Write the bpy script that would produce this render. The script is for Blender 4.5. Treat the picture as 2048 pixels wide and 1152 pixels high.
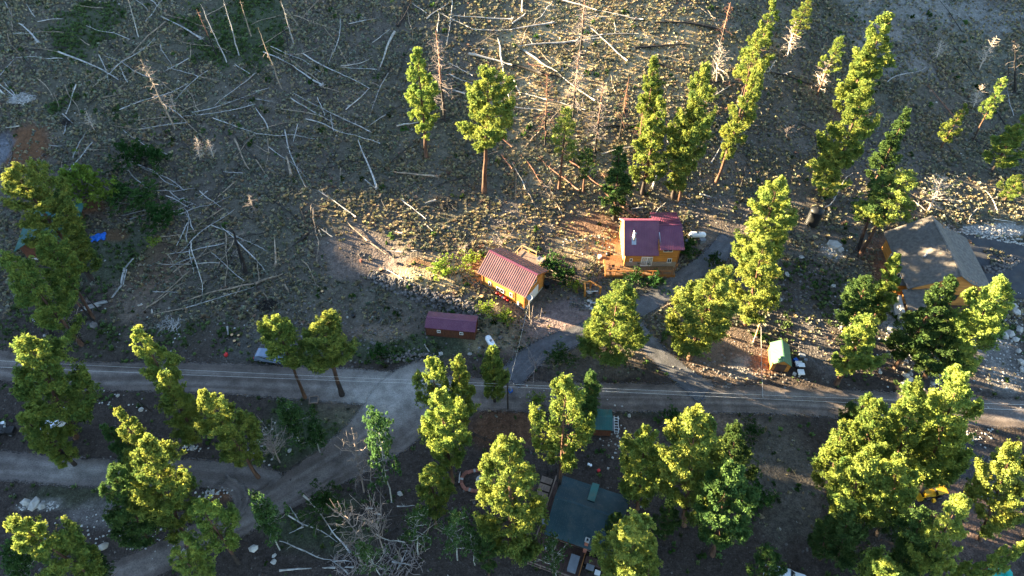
import bpy, math, random
import numpy as np
from mathutils import Vector, Matrix
for o in list(bpy.data.objects): bpy.data.objects.remove(o)
SC = bpy.context.scene
COL = SC.collection
PI = math.pi
# ------------------------------------------------------------------ camera
CAMH, PITCH, FPX = 85.0, math.radians(50), 1365.0
cam = bpy.data.cameras.new('camera'); co = bpy.data.objects.new('camera', cam); COL.objects.link(co)
co.location = (0, 0, CAMH); co.rotation_euler = (math.radians(90) - PITCH, 0, 0)
cam.sensor_width = 36; cam.lens = 36 * FPX / 2048; cam.clip_start = 1; cam.clip_end = 2500
SC.camera = co
# ------------------------------------------------------------------ light
SUN_EL, SUN_AZ = math.radians(9.5), math.radians(20)       # rays travel to +x and a little towards the camera
world = bpy.data.worlds.new('World'); SC.world = world; world.use_nodes = True
nt = world.node_tree; bg = nt.nodes['Background']
sky = nt.nodes.new('ShaderNodeTexSky'); sky.sky_type = 'NISHITA'; sky.sun_disc = False
sky.sun_elevation = SUN_EL
TS = Vector((-math.cos(SUN_AZ) * math.cos(SUN_EL), math.sin(SUN_AZ) * math.cos(SUN_EL), math.sin(SUN_EL)))  # to the sun
sky.sun_rotation = math.atan2(TS.x, TS.y)
sky.altitude = 2000; sky.air_density = 1.0; sky.dust_density = 0.6; sky.ozone_density = 1.0
nt.links.new(sky.outputs[0], bg.inputs[0]); bg.inputs[1].default_value = 0.05
sl = bpy.data.lights.new('sun', 'SUN'); so = bpy.data.objects.new('sun', sl); COL.objects.link(so)
sl.energy = 5.0; sl.angle = math.radians(0.55); sl.color = (1.0, 0.78, 0.47)
so.rotation_euler = (-TS).to_track_quat('-Z', 'Y').to_euler(); so.location = (-80, 60, 60)
SC.view_settings.view_transform = 'Standard'; SC.view_settings.look = 'None'
SC.view_settings.exposure = 4.05; SC.view_settings.gamma = 1.0; SC.view_settings.use_curve_mapping = False
SC.cycles.use_denoising = True
SC.cycles.max_bounces = 5; SC.cycles.transparent_max_bounces = 6

# ------------------------------------------------------------------ numpy noise and terrain
RS = np.random.RandomState(7)
_lat = RS.rand(256, 256)
def vn(x, y):
    xi = np.floor(x).astype(int); yi = np.floor(y).astype(int); fx = x - xi; fy = y - yi
    fx = fx * fx * (3 - 2 * fx); fy = fy * fy * (3 - 2 * fy)
    a = _lat[xi % 256, yi % 256]; b = _lat[(xi + 1) % 256, yi % 256]; c = _lat[xi % 256, (yi + 1) % 256]; d = _lat[(xi + 1) % 256, (yi + 1) % 256]
    return (a * (1 - fx) + b * fx) * (1 - fy) + (c * (1 - fx) + d * fx) * fy
def fbm(x, y, s, o=4):
    x = np.asarray(x, float) / s; y = np.asarray(y, float) / s; r = 0; a = .5
    for i in range(o): r = r + a * vn(x + 17.3 * i, y + 9.1 * i); x = x * 2.03; y = y * 2.03; a *= .5
    return r / (1 - .5 ** o)
def sstep(x): x = np.clip(x, 0, 1); return x * x * (3 - 2 * x)
CA, SA = math.cos(SUN_AZ), math.sin(SUN_AZ)
S0 = -240.0
LANE = np.array([(-60, 47), (5, 49.2), (20, 48.2), (29, 47.4), (37, 50.5), (42.6, 49.5), (43.2, 38), (44.4, 38), (45, 49.5), (47.4, 49), (48, 37.5), (49.2, 37.5), (49.8, 48.5), (55, 47), (57.8, 45), (58.8, 42), (60, 32.5), (66, 31.5), (72, 30.5), (78, 33), (85, 37), (95, 38), (117, 40), (128, 42), (145, 44), (170, 46), (260, 50)], float)  # crest heights by sun lane, notched to let streaks of sunlight through
WX = np.array([-40, -19, -16.2, -12.5, -8.6, -5.0, -2.0, 30]); WY = np.array([70., 70.2, 69.3, 66.9, 65.6, 63.5, 62.3, 62.])
def terr(x, y):
    x = np.asarray(x, float); y = np.asarray(y, float)
    k = 14.0
    z = .30 * k * np.log1p(np.exp((y - 95) / k))
    z = z + .9 * (fbm(x + 300, y + 100, 28, 2) - .5) * sstep((y - 60) / 40) + .22 * (fbm(x + 300, y + 80, 6, 3) - .5) * (0.3 + sstep((y - 75) / 20))
    sp = 3.6 * sstep((x + 8) / 50) - np.minimum(1.5 * np.log1p(np.exp((x - 47) / 8)), 10)      # a spur whose far side drops into a draw
    z = z + sp * sstep((y - 86) / 24)
    yw = np.interp(x, WX, WY); d = y - yw
    z = z + 1.0 * sstep(d / 1.5) * (1 - sstep((d - 4) / 14)) * sstep((x + 21) / 5) * (1 - sstep((x + 3) / 6))
    s = x * CA - y * SA; c = x * SA + y * CA                  # unseen ridge left of the view, crest shaped to cast shade and lit gaps
    crest = np.interp(c, LANE[:, 0], LANE[:, 1]) + 1.8 * (fbm(c + 500, s * 0 + 3.3, 5, 4) - .5)
    z = z + np.maximum(0, crest - z) * sstep((S0 + 75 - s) / 75)
    return z
def tz(x, y): return float(terr(x, y))
_f = np.array([0, math.cos(PITCH), -math.sin(PITCH)]); _u = np.array([0, math.sin(PITCH), math.cos(PITCH)]); _c = np.array([0, 0, CAMH])
def ray(u, v): return _f * FPX + np.array([1., 0, 0]) * (u - 1024) - _u * (v - 576)
def G(u, v, dz=0.0):
    """ground point (plus dz) seen at a place of the photograph"""
    d = ray(u, v); lo, hi = 0.01, .5
    for i in range(34):
        m = (lo + hi) / 2; p = _c + d * m
        if p[2] > tz(p[0], p[1]) + dz: lo = m
        else: hi = m
    return Vector(_c + d * lo)
def proj(p):
    q = np.array(p) - _c; z = q @ _f; return 1024 + FPX * q[0] / z, 576 - FPX * (q @ _u) / z
def stand(tu, tv, bu, bv):
    """base point and top point of an upright thing seen from (tu,tv) down to (bu,bv)"""
    if bu is None:
        lo, hi = .5, 45
        for i in range(16):
            h = (lo + hi) / 2; p = G(tu, tv, h); b = Vector((p.x, p.y, tz(p.x, p.y)))
            if proj(b)[1] < bv: lo = h
            else: hi = h
        return b, p
    b = G(bu, bv); d = ray(tu, tv); t = b.y / d[1]; p = Vector(_c + d * t)
    L = p - b
    lean = math.atan2(abs(L.x), L.z)
    return b, p

# ------------------------------------------------------------------ mesh helpers
class MB:
    def __init__(s): s.v = []; s.f = []; s.m = []
    def add(s, vs, fs, mi=0):
        b = len(s.v); s.v += [tuple(v) for v in vs]; s.f += [tuple(b + i for i in f) for f in fs]; s.m += [mi] * len(fs); return s
    def box(s, x0, x1, y0, y1, z0, z1, mi=0, M=None):
        vs = [Vector((x, y, z)) for z in (z0, z1) for y in (y0, y1) for x in (x0, x1)]
        if M: vs = [M @ v for v in vs]
        return s.add(vs, [(0, 2, 3, 1), (4, 5, 7, 6), (0, 1, 5, 4), (2, 6, 7, 3), (0, 4, 6, 2), (1, 3, 7, 5)], mi)
    def tube(s, pts, rad, n=7, mi=0, cap=True):
        pts = [Vector(p) for p in pts]; b = len(s.v); N = len(pts)
        for i, p in enumerate(pts):
            t = (pts[min(i + 1, N - 1)] - pts[max(i - 1, 0)]).normalized()
            a = t.cross(Vector((0, 0, 1)) if abs(t.z) < .9 else Vector((1, 0, 0))).normalized(); c = t.cross(a)
            r = rad[i] if hasattr(rad, '__len__') else rad
            s.v += [tuple(p + (a * math.cos(2 * PI * k / n) + c * math.sin(2 * PI * k / n)) * r) for k in range(n)]
        for i in range(N - 1):
            for k in range(n):
                s.f.append((b + i * n + k, b + i * n + (k + 1) % n, b + (i + 1) * n + (k + 1) % n, b + (i + 1) * n + k)); s.m.append(mi)
        if cap:
            s.f.append(tuple(b + k for k in range(n))); s.m.append(mi); s.f.append(tuple(b + (N - 1) * n + k for k in reversed(range(n)))); s.m.append(mi)
        return s
    def slab(s, poly, th, mi=0):
        """a polygon given as world or local points, thickened downwards"""
        n = len(poly); vs = [Vector(p) for p in poly] + [Vector(p) - Vector((0, 0, th)) for p in poly]
        fs = [tuple(range(n)), tuple(range(2 * n - 1, n - 1, -1))] + [(i, n + i, n + (i + 1) % n, (i + 1) % n) for i in range(n)]
        return s.add(vs, fs, mi)
    def lathe(s, prof, n=16, M=None, mi=0):
        b = len(s.v)
        for r, z in prof:
            for k in range(n):
                v = Vector((r * math.cos(2 * PI * k / n), r * math.sin(2 * PI * k / n), z)); s.v.append(tuple(M @ v if M else v))
        for i in range(len(prof) - 1):
            for k in range(n): s.f.append((b + i * n + k, b + i * n + (k + 1) % n, b + (i + 1) * n + (k + 1) % n, b + (i + 1) * n + k)); s.m.append(mi)
        return s
    def mesh(s, name, mats, smooth=False):
        me = bpy.data.meshes.new(name); me.from_pydata(s.v, [], s.f)
        for m in (mats if isinstance(mats, (list, tuple)) else [mats]): me.materials.append(m)
        if any(s.m): me.polygons.foreach_set('material_index', s.m)
        if smooth: me.polygons.foreach_set('use_smooth', [True] * len(me.polygons))
        me.update(); return me
    def build(s, name, mats, parent=None, smooth=False):
        return link(name, s.mesh(name, mats, smooth), parent)
def link(name, me, parent=None, M=None):
    o = bpy.data.objects.new(name, me); COL.objects.link(o)
    if parent: o.parent = parent
    if M is not None: o.matrix_basis = M
    return o
def fastmesh(name, V, T, mat, colors=None):
    """numpy triangles to mesh; colours per vertex"""
    me = bpy.data.meshes.new(name); V = np.asarray(V, np.float32).reshape(-1, 3); T = np.asarray(T, np.int32).reshape(-1, 3)
    me.vertices.add(len(V)); me.vertices.foreach_set('co', V.ravel())
    me.loops.add(T.size); me.loops.foreach_set('vertex_index', T.ravel())
    me.polygons.add(len(T)); me.polygons.foreach_set('loop_start', np.arange(len(T), dtype=np.int32) * 3)
    me.materials.append(mat)
    if colors is not None:
        a = me.color_attributes.new('tint', 'FLOAT_COLOR', 'POINT'); c = np.ones((len(V), 4), np.float32); c[:, :3] = colors; a.data.foreach_set('color', c.ravel())
    me.update(calc_edges=True); me.validate(); return me
def scatter(name, TV, TT, P, S, R, mat, cols=None, squash=None):
    """many small copies of a template joined in one mesh"""
    n = len(P); TV = np.asarray(TV, float); TT = np.asarray(TT, int)
    c, s = np.cos(R)[:, None], np.sin(R)[:, None]
    X = (TV[None, :, 0] * c - TV[None, :, 1] * s) * S[:, None] + P[:, 0:1]
    Y = (TV[None, :, 0] * s + TV[None, :, 1] * c) * S[:, None] + P[:, 1:2]
    sq = 1 if squash is None else squash[:, None]
    Z = TV[None, :, 2] * S[:, None] * sq + P[:, 2:3]
    V = np.stack([X, Y, Z], -1).reshape(-1, 3); T = (TT[None] + (np.arange(n) * len(TV))[:, None, None]).reshape(-1, 3)
    C = None if cols is None else np.repeat(cols, len(TV), 0)
    return fastmesh(name, V, T, mat, C)
def tag(o, label=None, cat=None, group=None, kind=None):
    if label: o['label'] = label
    if cat: o['category'] = cat
    if group: o['group'] = group
    if kind: o['kind'] = kind
    return o
def empty(name, loc, rz=0, label=None, cat=None, group=None, s=1.0):
    o = bpy.data.objects.new(name, None); COL.objects.link(o); o.location = loc; o.rotation_euler = (0, 0, rz); o.empty_display_size = .3
    if s != 1: o.scale = (s, s, s)
    return tag(o, label, cat, group)

# ------------------------------------------------------------------ materials
def srgb(h):
    v = [int(h[i:i + 2], 16) / 255 for i in (0, 2, 4)]; return [((c + .055) / 1.055) ** 2.4 if c > .04045 else c / 12.92 for c in v]
def mat(name, col, rough=.8, var=.25, scale=3.0, metal=0, bump=0.0, col2=None, spec=.3, stretch=None, attr=False, rand=0.0, bscale=None, dirt=0.0):
    m = bpy.data.materials.new(name); m.use_nodes = True; N = m.node_tree.nodes; L = m.node_tree.links; b = N['Principled BSDF']
    tc = N.new('ShaderNodeTexCoord'); mp = N.new('ShaderNodeMapping'); L.new(tc.outputs['Object'], mp.inputs[0])
    if stretch: mp.inputs['Scale'].default_value = stretch
    nz = N.new('ShaderNodeTexNoise'); nz.inputs['Scale'].default_value = scale; nz.inputs['Detail'].default_value = 6; L.new(mp.outputs[0], nz.inputs[0])
    r = N.new('ShaderNodeValToRGB'); c2 = col2 or [c * (1 - var) for c in col]
    r.color_ramp.elements[0].position = .35; r.color_ramp.elements[1].position = .68
    r.color_ramp.elements[0].color = (*c2, 1); r.color_ramp.elements[1].color = (*[min(1, c * (1 + var * .4)) for c in col], 1)
    L.new(nz.outputs[0], r.inputs[0]); out = r.outputs[0]
    if dirt:      # fallen needles and dust gathered in patches
        for sc_, lo_, hi_, cl_ in ((.8, .46, .72, (.16, .12, .08)), (9, .58, .66, (.10, .065, .03)), (3.2, .60, .75, (.28, .24, .2))):
            nd = N.new('ShaderNodeTexNoise'); nd.inputs['Scale'].default_value = sc_; nd.inputs['Detail'].default_value = 8; nd.inputs['Roughness'].default_value = .7; L.new(tc.outputs['Object'], nd.inputs[0])
            md = N.new('ShaderNodeMapRange'); md.inputs[1].default_value = lo_; md.inputs[2].default_value = hi_; md.inputs[4].default_value = dirt; L.new(nd.outputs[0], md.inputs[0])
            mm = N.new('ShaderNodeMixRGB'); mm.inputs[2].default_value = (*cl_, 1); L.new(md.outputs[0], mm.inputs[0]); L.new(out, mm.inputs[1]); out = mm.outputs[0]
    if attr:
        at = N.new('ShaderNodeAttribute'); at.attribute_name = 'tint'; mx = N.new('ShaderNodeMixRGB'); mx.blend_type = 'MULTIPLY'; mx.inputs[0].default_value = 1
        L.new(out, mx.inputs[1]); L.new(at.outputs['Color'], mx.inputs[2]); out = mx.outputs[0]
    if rand:
        oi = N.new('ShaderNodeObjectInfo'); hs = N.new('ShaderNodeHueSaturation'); mr = N.new('ShaderNodeMapRange'); mr.inputs[3].default_value = 1 - rand; mr.inputs[4].default_value = 1 + rand
        L.new(oi.outputs['Random'], mr.inputs[0]); L.new(mr.outputs[0], hs.inputs['Value']); L.new(out, hs.inputs['Color']); out = hs.outputs[0]
    L.new(out, b.inputs['Base Color']); b.inputs['Roughness'].default_value = rough; b.inputs['Metallic'].default_value = metal
    b.inputs['Specular IOR Level'].default_value = spec
    if bump:
        n2 = N.new('ShaderNodeTexNoise'); n2.inputs['Scale'].default_value = bscale or scale * 4; n2.inputs['Detail'].default_value = 4; L.new(mp.outputs[0], n2.inputs[0])
        bp = N.new('ShaderNodeBump'); bp.inputs['Strength'].default_value = bump; bp.inputs['Distance'].default_value = .1; L.new(n2.outputs[0], bp.inputs['Height']); L.new(bp.outputs[0], b.inputs['Normal'])
    return m
def leafmat(name, col, col2, trans=.35, rand=.2, attr=False):
    m = bpy.data.materials.new(name); m.use_nodes = True; N = m.node_tree.nodes; L = m.node_tree.links; N.remove(N['Principled BSDF'])
    tc = N.new('ShaderNodeTexCoord'); nz = N.new('ShaderNodeTexNoise'); nz.inputs['Scale'].default_value = .55; nz.inputs['Detail'].default_value = 5; L.new(tc.outputs['Object'], nz.inputs[0])
    r = N.new('ShaderNodeValToRGB'); r.color_ramp.elements[0].position = .36; r.color_ramp.elements[1].position = .64; r.color_ramp.elements[0].color = (*col2, 1); r.color_ramp.elements[1].color = (*col, 1)
    L.new(nz.outputs[0], r.inputs[0]); out = r.outputs[0]
    if attr:
        at = N.new('ShaderNodeAttribute'); at.attribute_name = 'tint'; mx = N.new('ShaderNodeMixRGB'); mx.blend_type = 'MULTIPLY'; mx.inputs[0].default_value = 1
        L.new(out, mx.inputs[1]); L.new(at.outputs['Color'], mx.inputs[2]); out = mx.outputs[0]
    oi = N.new('ShaderNodeObjectInfo'); hs = N.new('ShaderNodeHueSaturation'); mr = N.new('ShaderNodeMapRange'); mr.inputs[3].default_value = 1 - rand; mr.inputs[4].default_value = 1 + rand
    L.new(oi.outputs['Random'], mr.inputs[0]); L.new(mr.outputs[0], hs.inputs['Value'])
    wn = N.new('ShaderNodeTexWhiteNoise'); wn.noise_dimensions = '1D'; L.new(oi.outputs['Random'], wn.inputs['W']); mh = N.new('ShaderNodeMapRange'); mh.inputs[3].default_value = .488; mh.inputs[4].default_value = .512; L.new(wn.outputs['Value'], mh.inputs[0]); L.new(mh.outputs[0], hs.inputs['Hue'])
    L.new(out, hs.inputs['Color']); out = hs.outputs[0]
    d = N.new('ShaderNodeBsdfDiffuse'); t = N.new('ShaderNodeBsdfTranslucent'); mx = N.new('ShaderNodeMixShader'); mx.inputs[0].default_value = trans
    L.new(out, d.inputs[0]); L.new(out, t.inputs[0]); L.new(d.outputs[0], mx.inputs[1]); L.new(t.outputs[0], mx.inputs[2]); L.new(mx.outputs[0], N['Material Output'].inputs[0])
    return m
M = {}
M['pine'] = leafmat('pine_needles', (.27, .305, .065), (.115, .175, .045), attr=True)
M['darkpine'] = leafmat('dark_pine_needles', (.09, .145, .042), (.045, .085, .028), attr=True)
M['aspen'] = leafmat('aspen_leaves', (.075, .135, .045), (.045, .09, .03), attr=True)
M['bush'] = leafmat('sunlit_shrub_leaves', (.26, .33, .05), (.13, .20, .035), attr=True)  # leaves brightened as if sunlit, since sun never reaches the left shrubs
M['willow'] = leafmat('willow_leaves', (.055, .11, .03), (.03, .07, .02), attr=True)
M['drygrass'] = leafmat('dry_grass_blades', (.38, .32, .19), (.26, .23, .14), trans=.2, attr=True)
M['sage'] = leafmat('sagebrush_leaves', (.25, .25, .19), (.17, .18, .13), trans=.15, attr=True)
M['greengrass'] = leafmat('green_grass_blades', (.12, .17, .065), (.07, .11, .04), trans=.3, attr=True)
M['bark'] = mat('ponderosa_bark', (.11, .06, .038), .9, .5, 2.5, bump=.5, stretch=(1, 1, .25), rand=.2)
M['darkbark'] = mat('scorched_bark', (.045, .035, .03), .9, .5, 3, bump=.5, stretch=(1, 1, .3), rand=.2)
M['silver'] = mat('weathered_silver_wood', (.42, .40, .375), .85, .45, 1.6, bump=.3, rand=.22)
M['tanwood'] = mat('weathered_tan_wood', (.32, .25, .18), .85, .5, 1.6, bump=.3, rand=.2)
M['char'] = mat('charred_wood', (.035, .03, .028), .8, .5, 2.0, bump=.4, rand=.2, col2=(.012, .011, .01))
M['redwood'] = mat('reddish_dead_wood', (.28, .14, .09), .85, .5, 1.8, bump=.3, rand=.15)
M['twig'] = mat('grey_twigs', (.22, .18, .16), .9, .3, 2, rand=.15)
M['paletwig'] = mat('pale_twigs', (.45, .38, .31), .9, .2, 2)
M['aspenbark'] = mat('white_aspen_bark', (.36, .355, .32), .8, .4, 3, rand=.1)
M['rock'] = mat('grey_field_rock', (.15, .135, .125), .9, .45, 1.2, bump=.5, rand=.35)
M['whiterock'] = mat('pale_limestone', (.40, .38, .345), .9, .35, 1.5, bump=.4, rand=.2)
M['maroon'] = mat('maroon_metal_roofing', (.165, .040, .082), .36, .2, .8, metal=.0, spec=.6, dirt=.22)
M['maroonlit'] = mat('dusty_sunlit_maroon_roofing', (.25, .125, .11), .42, .25, .7, spec=.8, dirt=.25)  # maroon paled for sun on the garage's front slope, plus dust patches
M['orangewood'] = mat('honey_stained_log_siding', (.50, .205, .035), .55, .35, 1.2, bump=.2, stretch=(.4, .4, 3), spec=.4, dirt=.16)
M['orangetrim'] = mat('stained_trim_boards', (.30, .125, .035), .6, .3, 2)
M['redbrown'] = mat('red_brown_stained_siding', (.12, .04, .02), .7, .35, 2, stretch=(3, 3, .5), dirt=0.15)
M['deck'] = mat('stained_deck_boards', (.22, .125, .06), .75, .35, 1.5, stretch=(4, 1, 1), dirt=0.3)
M['greydeck'] = mat('weathered_deck_boards', (.24, .17, .13), .85, .35, 1.5, stretch=(4, 1, 1), dirt=0.3)
M['darkdeck'] = mat('dark_stained_deck_boards', (.085, .05, .04), .8, .35, 1.5, stretch=(4, 1, 1))
M['stone'] = mat('stacked_stone_veneer', (.34, .28, .23), .9, .5, 4, bump=.5)
M['concrete'] = mat('pale_concrete', (.50, .48, .45), .85, .2, 1.5)
M['white'] = mat('white_paint', (.78, .78, .76), .5, .08, 1)
M['tankwhite'] = mat('white_tank_paint', (.80, .81, .82), .35, .06, 1, spec=.5)
M['glass'] = mat('dark_window_glass', (.03, .035, .04), .08, .2, 1, spec=.8)
M['black'] = mat('black_plastic', (.008, .009, .010), .5, .3, 1, spec=.3)
M['curtain'] = mat('curtained_glass', (.22, .24, .25), .15, .2, 1, spec=.7)
M['rubber'] = mat('black_rubber', (.02, .02, .02), .8, .3, 4)
M['silverm'] = mat('galvanised_metal', (.42, .42, .44), .35, .15, 3, metal=.8)
M['greyplastic'] = mat('grey_plastic', (.20, .215, .24), .5, .15, 2)
M['greenroof'] = mat('green_metal_roofing', (.085, .20, .11), .45, .15, .7, spec=.5, dirt=0.2)
M['tealroof'] = mat('teal_metal_roofing', (.015, .12, .11), .4, .25, .5, spec=.5, dirt=0.3)
M['blueroof'] = mat('dark_teal_metal_roofing', (.012, .048, .062), .5, .25, .4, spec=.4, dirt=0.3)
M['shingle'] = mat('grey_asphalt_shingles', (.135, .122, .108), .95, .35, 2.2, bump=.35, bscale=14, dirt=0.3)
M['asphalt'] = mat('dark_driveway_asphalt', (.05, .052, .056), .9, .25, .5, bump=.2, bscale=12, dirt=0.25)
M['tarp'] = mat('blue_tarpaulin', (.01, .13, .55), .45, .4, 3, bump=.4)
M['yellow'] = mat('yellow_machine_paint', (.62, .36, .02), .4, .2, 1.5)
M['carblue'] = mat('silver_blue_car_paint', (.14, .19, .28), .25, .1, 1, spec=.7)
M['carwhite'] = mat('white_car_paint', (.70, .72, .74), .3, .08, 1, spec=.6)
M['teal'] = mat('teal_paint', (.01, .33, .27), .4, .15, 1)
M['brick'] = mat('red_brick', (.26, .10, .07), .85, .3, 5, rand=.35)
M['red'] = mat('red_plastic', (.60, .03, .03), .5, .2, 2)
M['ltwood'] = mat('fresh_pine_lumber', (.60, .36, .17), .7, .25, 2)
M['wire'] = mat('aluminium_wire', (.75, .72, .66), .4, .05, 1)

# ------------------------------------------------------------------ ground
def ground_material():
    m = bpy.data.materials.new('mountain_soil'); m.use_nodes = True; N = m.node_tree.nodes; L = m.node_tree.links; b = N['Principled BSDF']
    at = N.new('ShaderNodeAttribute'); at.attribute_name = 'tint'; tc = N.new('ShaderNodeTexCoord')
    def nz(sc, lo, hi, d=5):
        n = N.new('ShaderNodeTexNoise'); n.inputs['Scale'].default_value = sc; n.inputs['Detail'].default_value = d; n.inputs['Roughness'].default_value = .65; L.new(tc.outputs['Object'], n.inputs[0])
        mr = N.new('ShaderNodeMapRange'); mr.inputs[1].default_value = .3; mr.inputs[2].default_value = .7; mr.inputs[3].default_value = lo; mr.inputs[4].default_value = hi; L.new(n.outputs[0], mr.inputs[0]); return mr.outputs[0]
    cur = at.outputs['Color']
    for sc, lo, hi in ((.18, .82, 1.2), (1.4, .6, 1.4), (5.5, .55, 1.5)):
        mx = N.new('ShaderNodeVectorMath'); mx.operation = 'SCALE'; L.new(cur, mx.inputs[0]); L.new(nz(sc, lo, hi), mx.inputs['Scale']); cur = mx.outputs[0]
    vo = N.new('ShaderNodeTexVoronoi'); vo.inputs['Scale'].default_value = 2.1; L.new(tc.outputs['Object'], vo.inputs[0])
    ms = N.new('ShaderNodeMapRange'); ms.inputs[1].default_value = .10; ms.inputs[2].default_value = .16; ms.inputs[3].default_value = .3; ms.inputs[4].default_value = 0; L.new(vo.outputs['Distance'], ms.inputs[0])
    peb = N.new('ShaderNodeMixRGB'); peb.inputs[2].default_value = (.27, .25, .22, 1); L.new(cur, peb.inputs[1]); L.new(ms.outputs[0], peb.inputs[0])
    L.new(peb.outputs[0], b.inputs['Base Color']); b.inputs['Roughness'].default_value = 1; b.inputs['Specular IOR Level'].default_value = .1
    n2 = N.new('ShaderNodeTexNoise'); n2.inputs['Scale'].default_value = 3.2; n2.inputs['Detail'].default_value = 7; L.new(tc.outputs['Object'], n2.inputs[0])
    bp = N.new('ShaderNodeBump'); bp.inputs['Strength'].default_value = .8; bp.inputs['Distance'].default_value = .25; L.new(n2.outputs[0], bp.inputs['Height']); L.new(bp.outputs[0], b.inputs['Normal'])
    return m
M['ground'] = ground_material()
SOIL = np.array([.095, .080, .063]); FOREST = np.array([.048, .038, .032]); GREEN = np.array([.050, .062, .034]); DIRT = np.array([.17, .125, .095]); REDDIRT = np.array([.15, .080, .045]); PALE = np.array([.22, .205, .185]); LITTER = np.array([.13, .062, .030]); DRY_SUNLIT = np.array([.29, .225, .13]); GRAVEL = np.array([.16, .145, .135])  # dry grass gold is brightened to paint in the pools of sunlight
# (u, v, half width, half height in photo pixels, colour, strength, tuft factor)
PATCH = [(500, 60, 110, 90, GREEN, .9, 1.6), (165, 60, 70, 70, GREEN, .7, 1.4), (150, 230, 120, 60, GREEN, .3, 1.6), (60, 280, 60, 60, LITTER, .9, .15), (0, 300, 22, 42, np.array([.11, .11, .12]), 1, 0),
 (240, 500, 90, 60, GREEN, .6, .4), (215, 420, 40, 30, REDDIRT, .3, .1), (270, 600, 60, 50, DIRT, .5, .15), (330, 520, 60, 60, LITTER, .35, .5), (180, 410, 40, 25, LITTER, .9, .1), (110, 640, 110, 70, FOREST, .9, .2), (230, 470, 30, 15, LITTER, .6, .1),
 (1200, 110, 240, 150, DRY_SUNLIT, .9, 2.6), (1130, 300, 150, 90, DRY_SUNLIT, .5, 2.0), (1000, 40, 60, 60, DRY_SUNLIT, .3, 1), (1180, 495, 70, 30, DRY_SUNLIT, .8, .9), (890, 540, 90, 36, DRY_SUNLIT, 1, 1.6), (840, 525, 34, 10, LITTER, .8, .2), (990, 480, 60, 22, DRY_SUNLIT, .9, 1.2), (940, 520, 40, 26, REDDIRT, .8, .6),
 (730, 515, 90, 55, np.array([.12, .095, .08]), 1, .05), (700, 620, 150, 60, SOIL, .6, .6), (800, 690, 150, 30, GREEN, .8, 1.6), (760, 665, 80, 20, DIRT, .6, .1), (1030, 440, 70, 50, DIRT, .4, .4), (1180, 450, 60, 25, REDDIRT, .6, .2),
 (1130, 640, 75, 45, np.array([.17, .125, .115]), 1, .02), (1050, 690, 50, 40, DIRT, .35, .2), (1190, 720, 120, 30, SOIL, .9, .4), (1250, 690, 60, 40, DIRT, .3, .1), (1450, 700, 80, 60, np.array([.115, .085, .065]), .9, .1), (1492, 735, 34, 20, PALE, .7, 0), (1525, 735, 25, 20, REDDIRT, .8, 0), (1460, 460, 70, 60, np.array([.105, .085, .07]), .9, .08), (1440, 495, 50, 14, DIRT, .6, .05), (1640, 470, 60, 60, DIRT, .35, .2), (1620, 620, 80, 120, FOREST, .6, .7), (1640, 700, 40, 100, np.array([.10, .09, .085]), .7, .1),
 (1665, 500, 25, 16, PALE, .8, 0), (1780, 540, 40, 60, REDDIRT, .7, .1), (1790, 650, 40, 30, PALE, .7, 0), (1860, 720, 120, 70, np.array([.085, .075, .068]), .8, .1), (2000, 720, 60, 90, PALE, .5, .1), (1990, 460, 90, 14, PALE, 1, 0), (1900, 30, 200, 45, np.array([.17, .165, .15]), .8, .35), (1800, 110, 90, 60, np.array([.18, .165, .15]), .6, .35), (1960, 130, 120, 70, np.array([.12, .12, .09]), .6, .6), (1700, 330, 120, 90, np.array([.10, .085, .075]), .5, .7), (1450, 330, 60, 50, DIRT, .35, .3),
 (600, 870, 130, 70, GREEN, .9, .9), (680, 820, 60, 40, DIRT, .3, .2), (180, 830, 180, 60, FOREST, .9, .2), (150, 990, 110, 26, GREEN, .5, .6), (230, 1030, 100, 30, GRAVEL, .6, .05), (80, 1010, 50, 12, PALE, .7, 0), (450, 975, 40, 25, LITTER, .7, 0), (650, 1050, 120, 60, GREEN, .7, .7), (800, 1030, 90, 40, FOREST, 1, .2), (1000, 850, 90, 60, LITTER, .55, .1), (1040, 800, 60, 14, LITTER, .8, .2), (1000, 990, 120, 110, np.array([.05, .038, .033]), 1, .1), (1270, 880, 70, 60, np.array([.085, .062, .05]), 1, .05), (1450, 850, 130, 25, DIRT, .6, .3), (1560, 960, 90, 180, np.array([.085, .075, .062]), .9, .5), (1700, 1120, 140, 60, FOREST, 1, .2), (1950, 1060, 90, 120, np.array([.085, .06, .05]), 1, .05), (1950, 930, 60, 60, np.array([.06, .055, .055]), 1, 0), (1980, 850, 70, 30, FOREST, 1, .1), (300, 1110, 100, 30, FOREST, .6, .1), (1300, 820, 120, 14, GREEN, .4, 1), (560, 690, 150, 40, np.array([.10, .10, .09]), .4, .5), (980, 660, 50, 50, DRY_SUNLIT, .5, .8), (1100, 540, 60, 40, FOREST, .8, .3), (1480, 60, 90, 80, np.array([.15, .13, .09]), .5, .8)]
PW = []
for (u, v, ru, rv, c, st, tf) in PATCH:
    p = G(u, v); q = G(u + ru, v); r1 = G(u, v - rv); r2 = G(u, v + rv)
    PW.append((p.x, p.y, abs(q.x - p.x), abs(r1.y - r2.y) / 2, np.array(c), st, tf))
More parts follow.
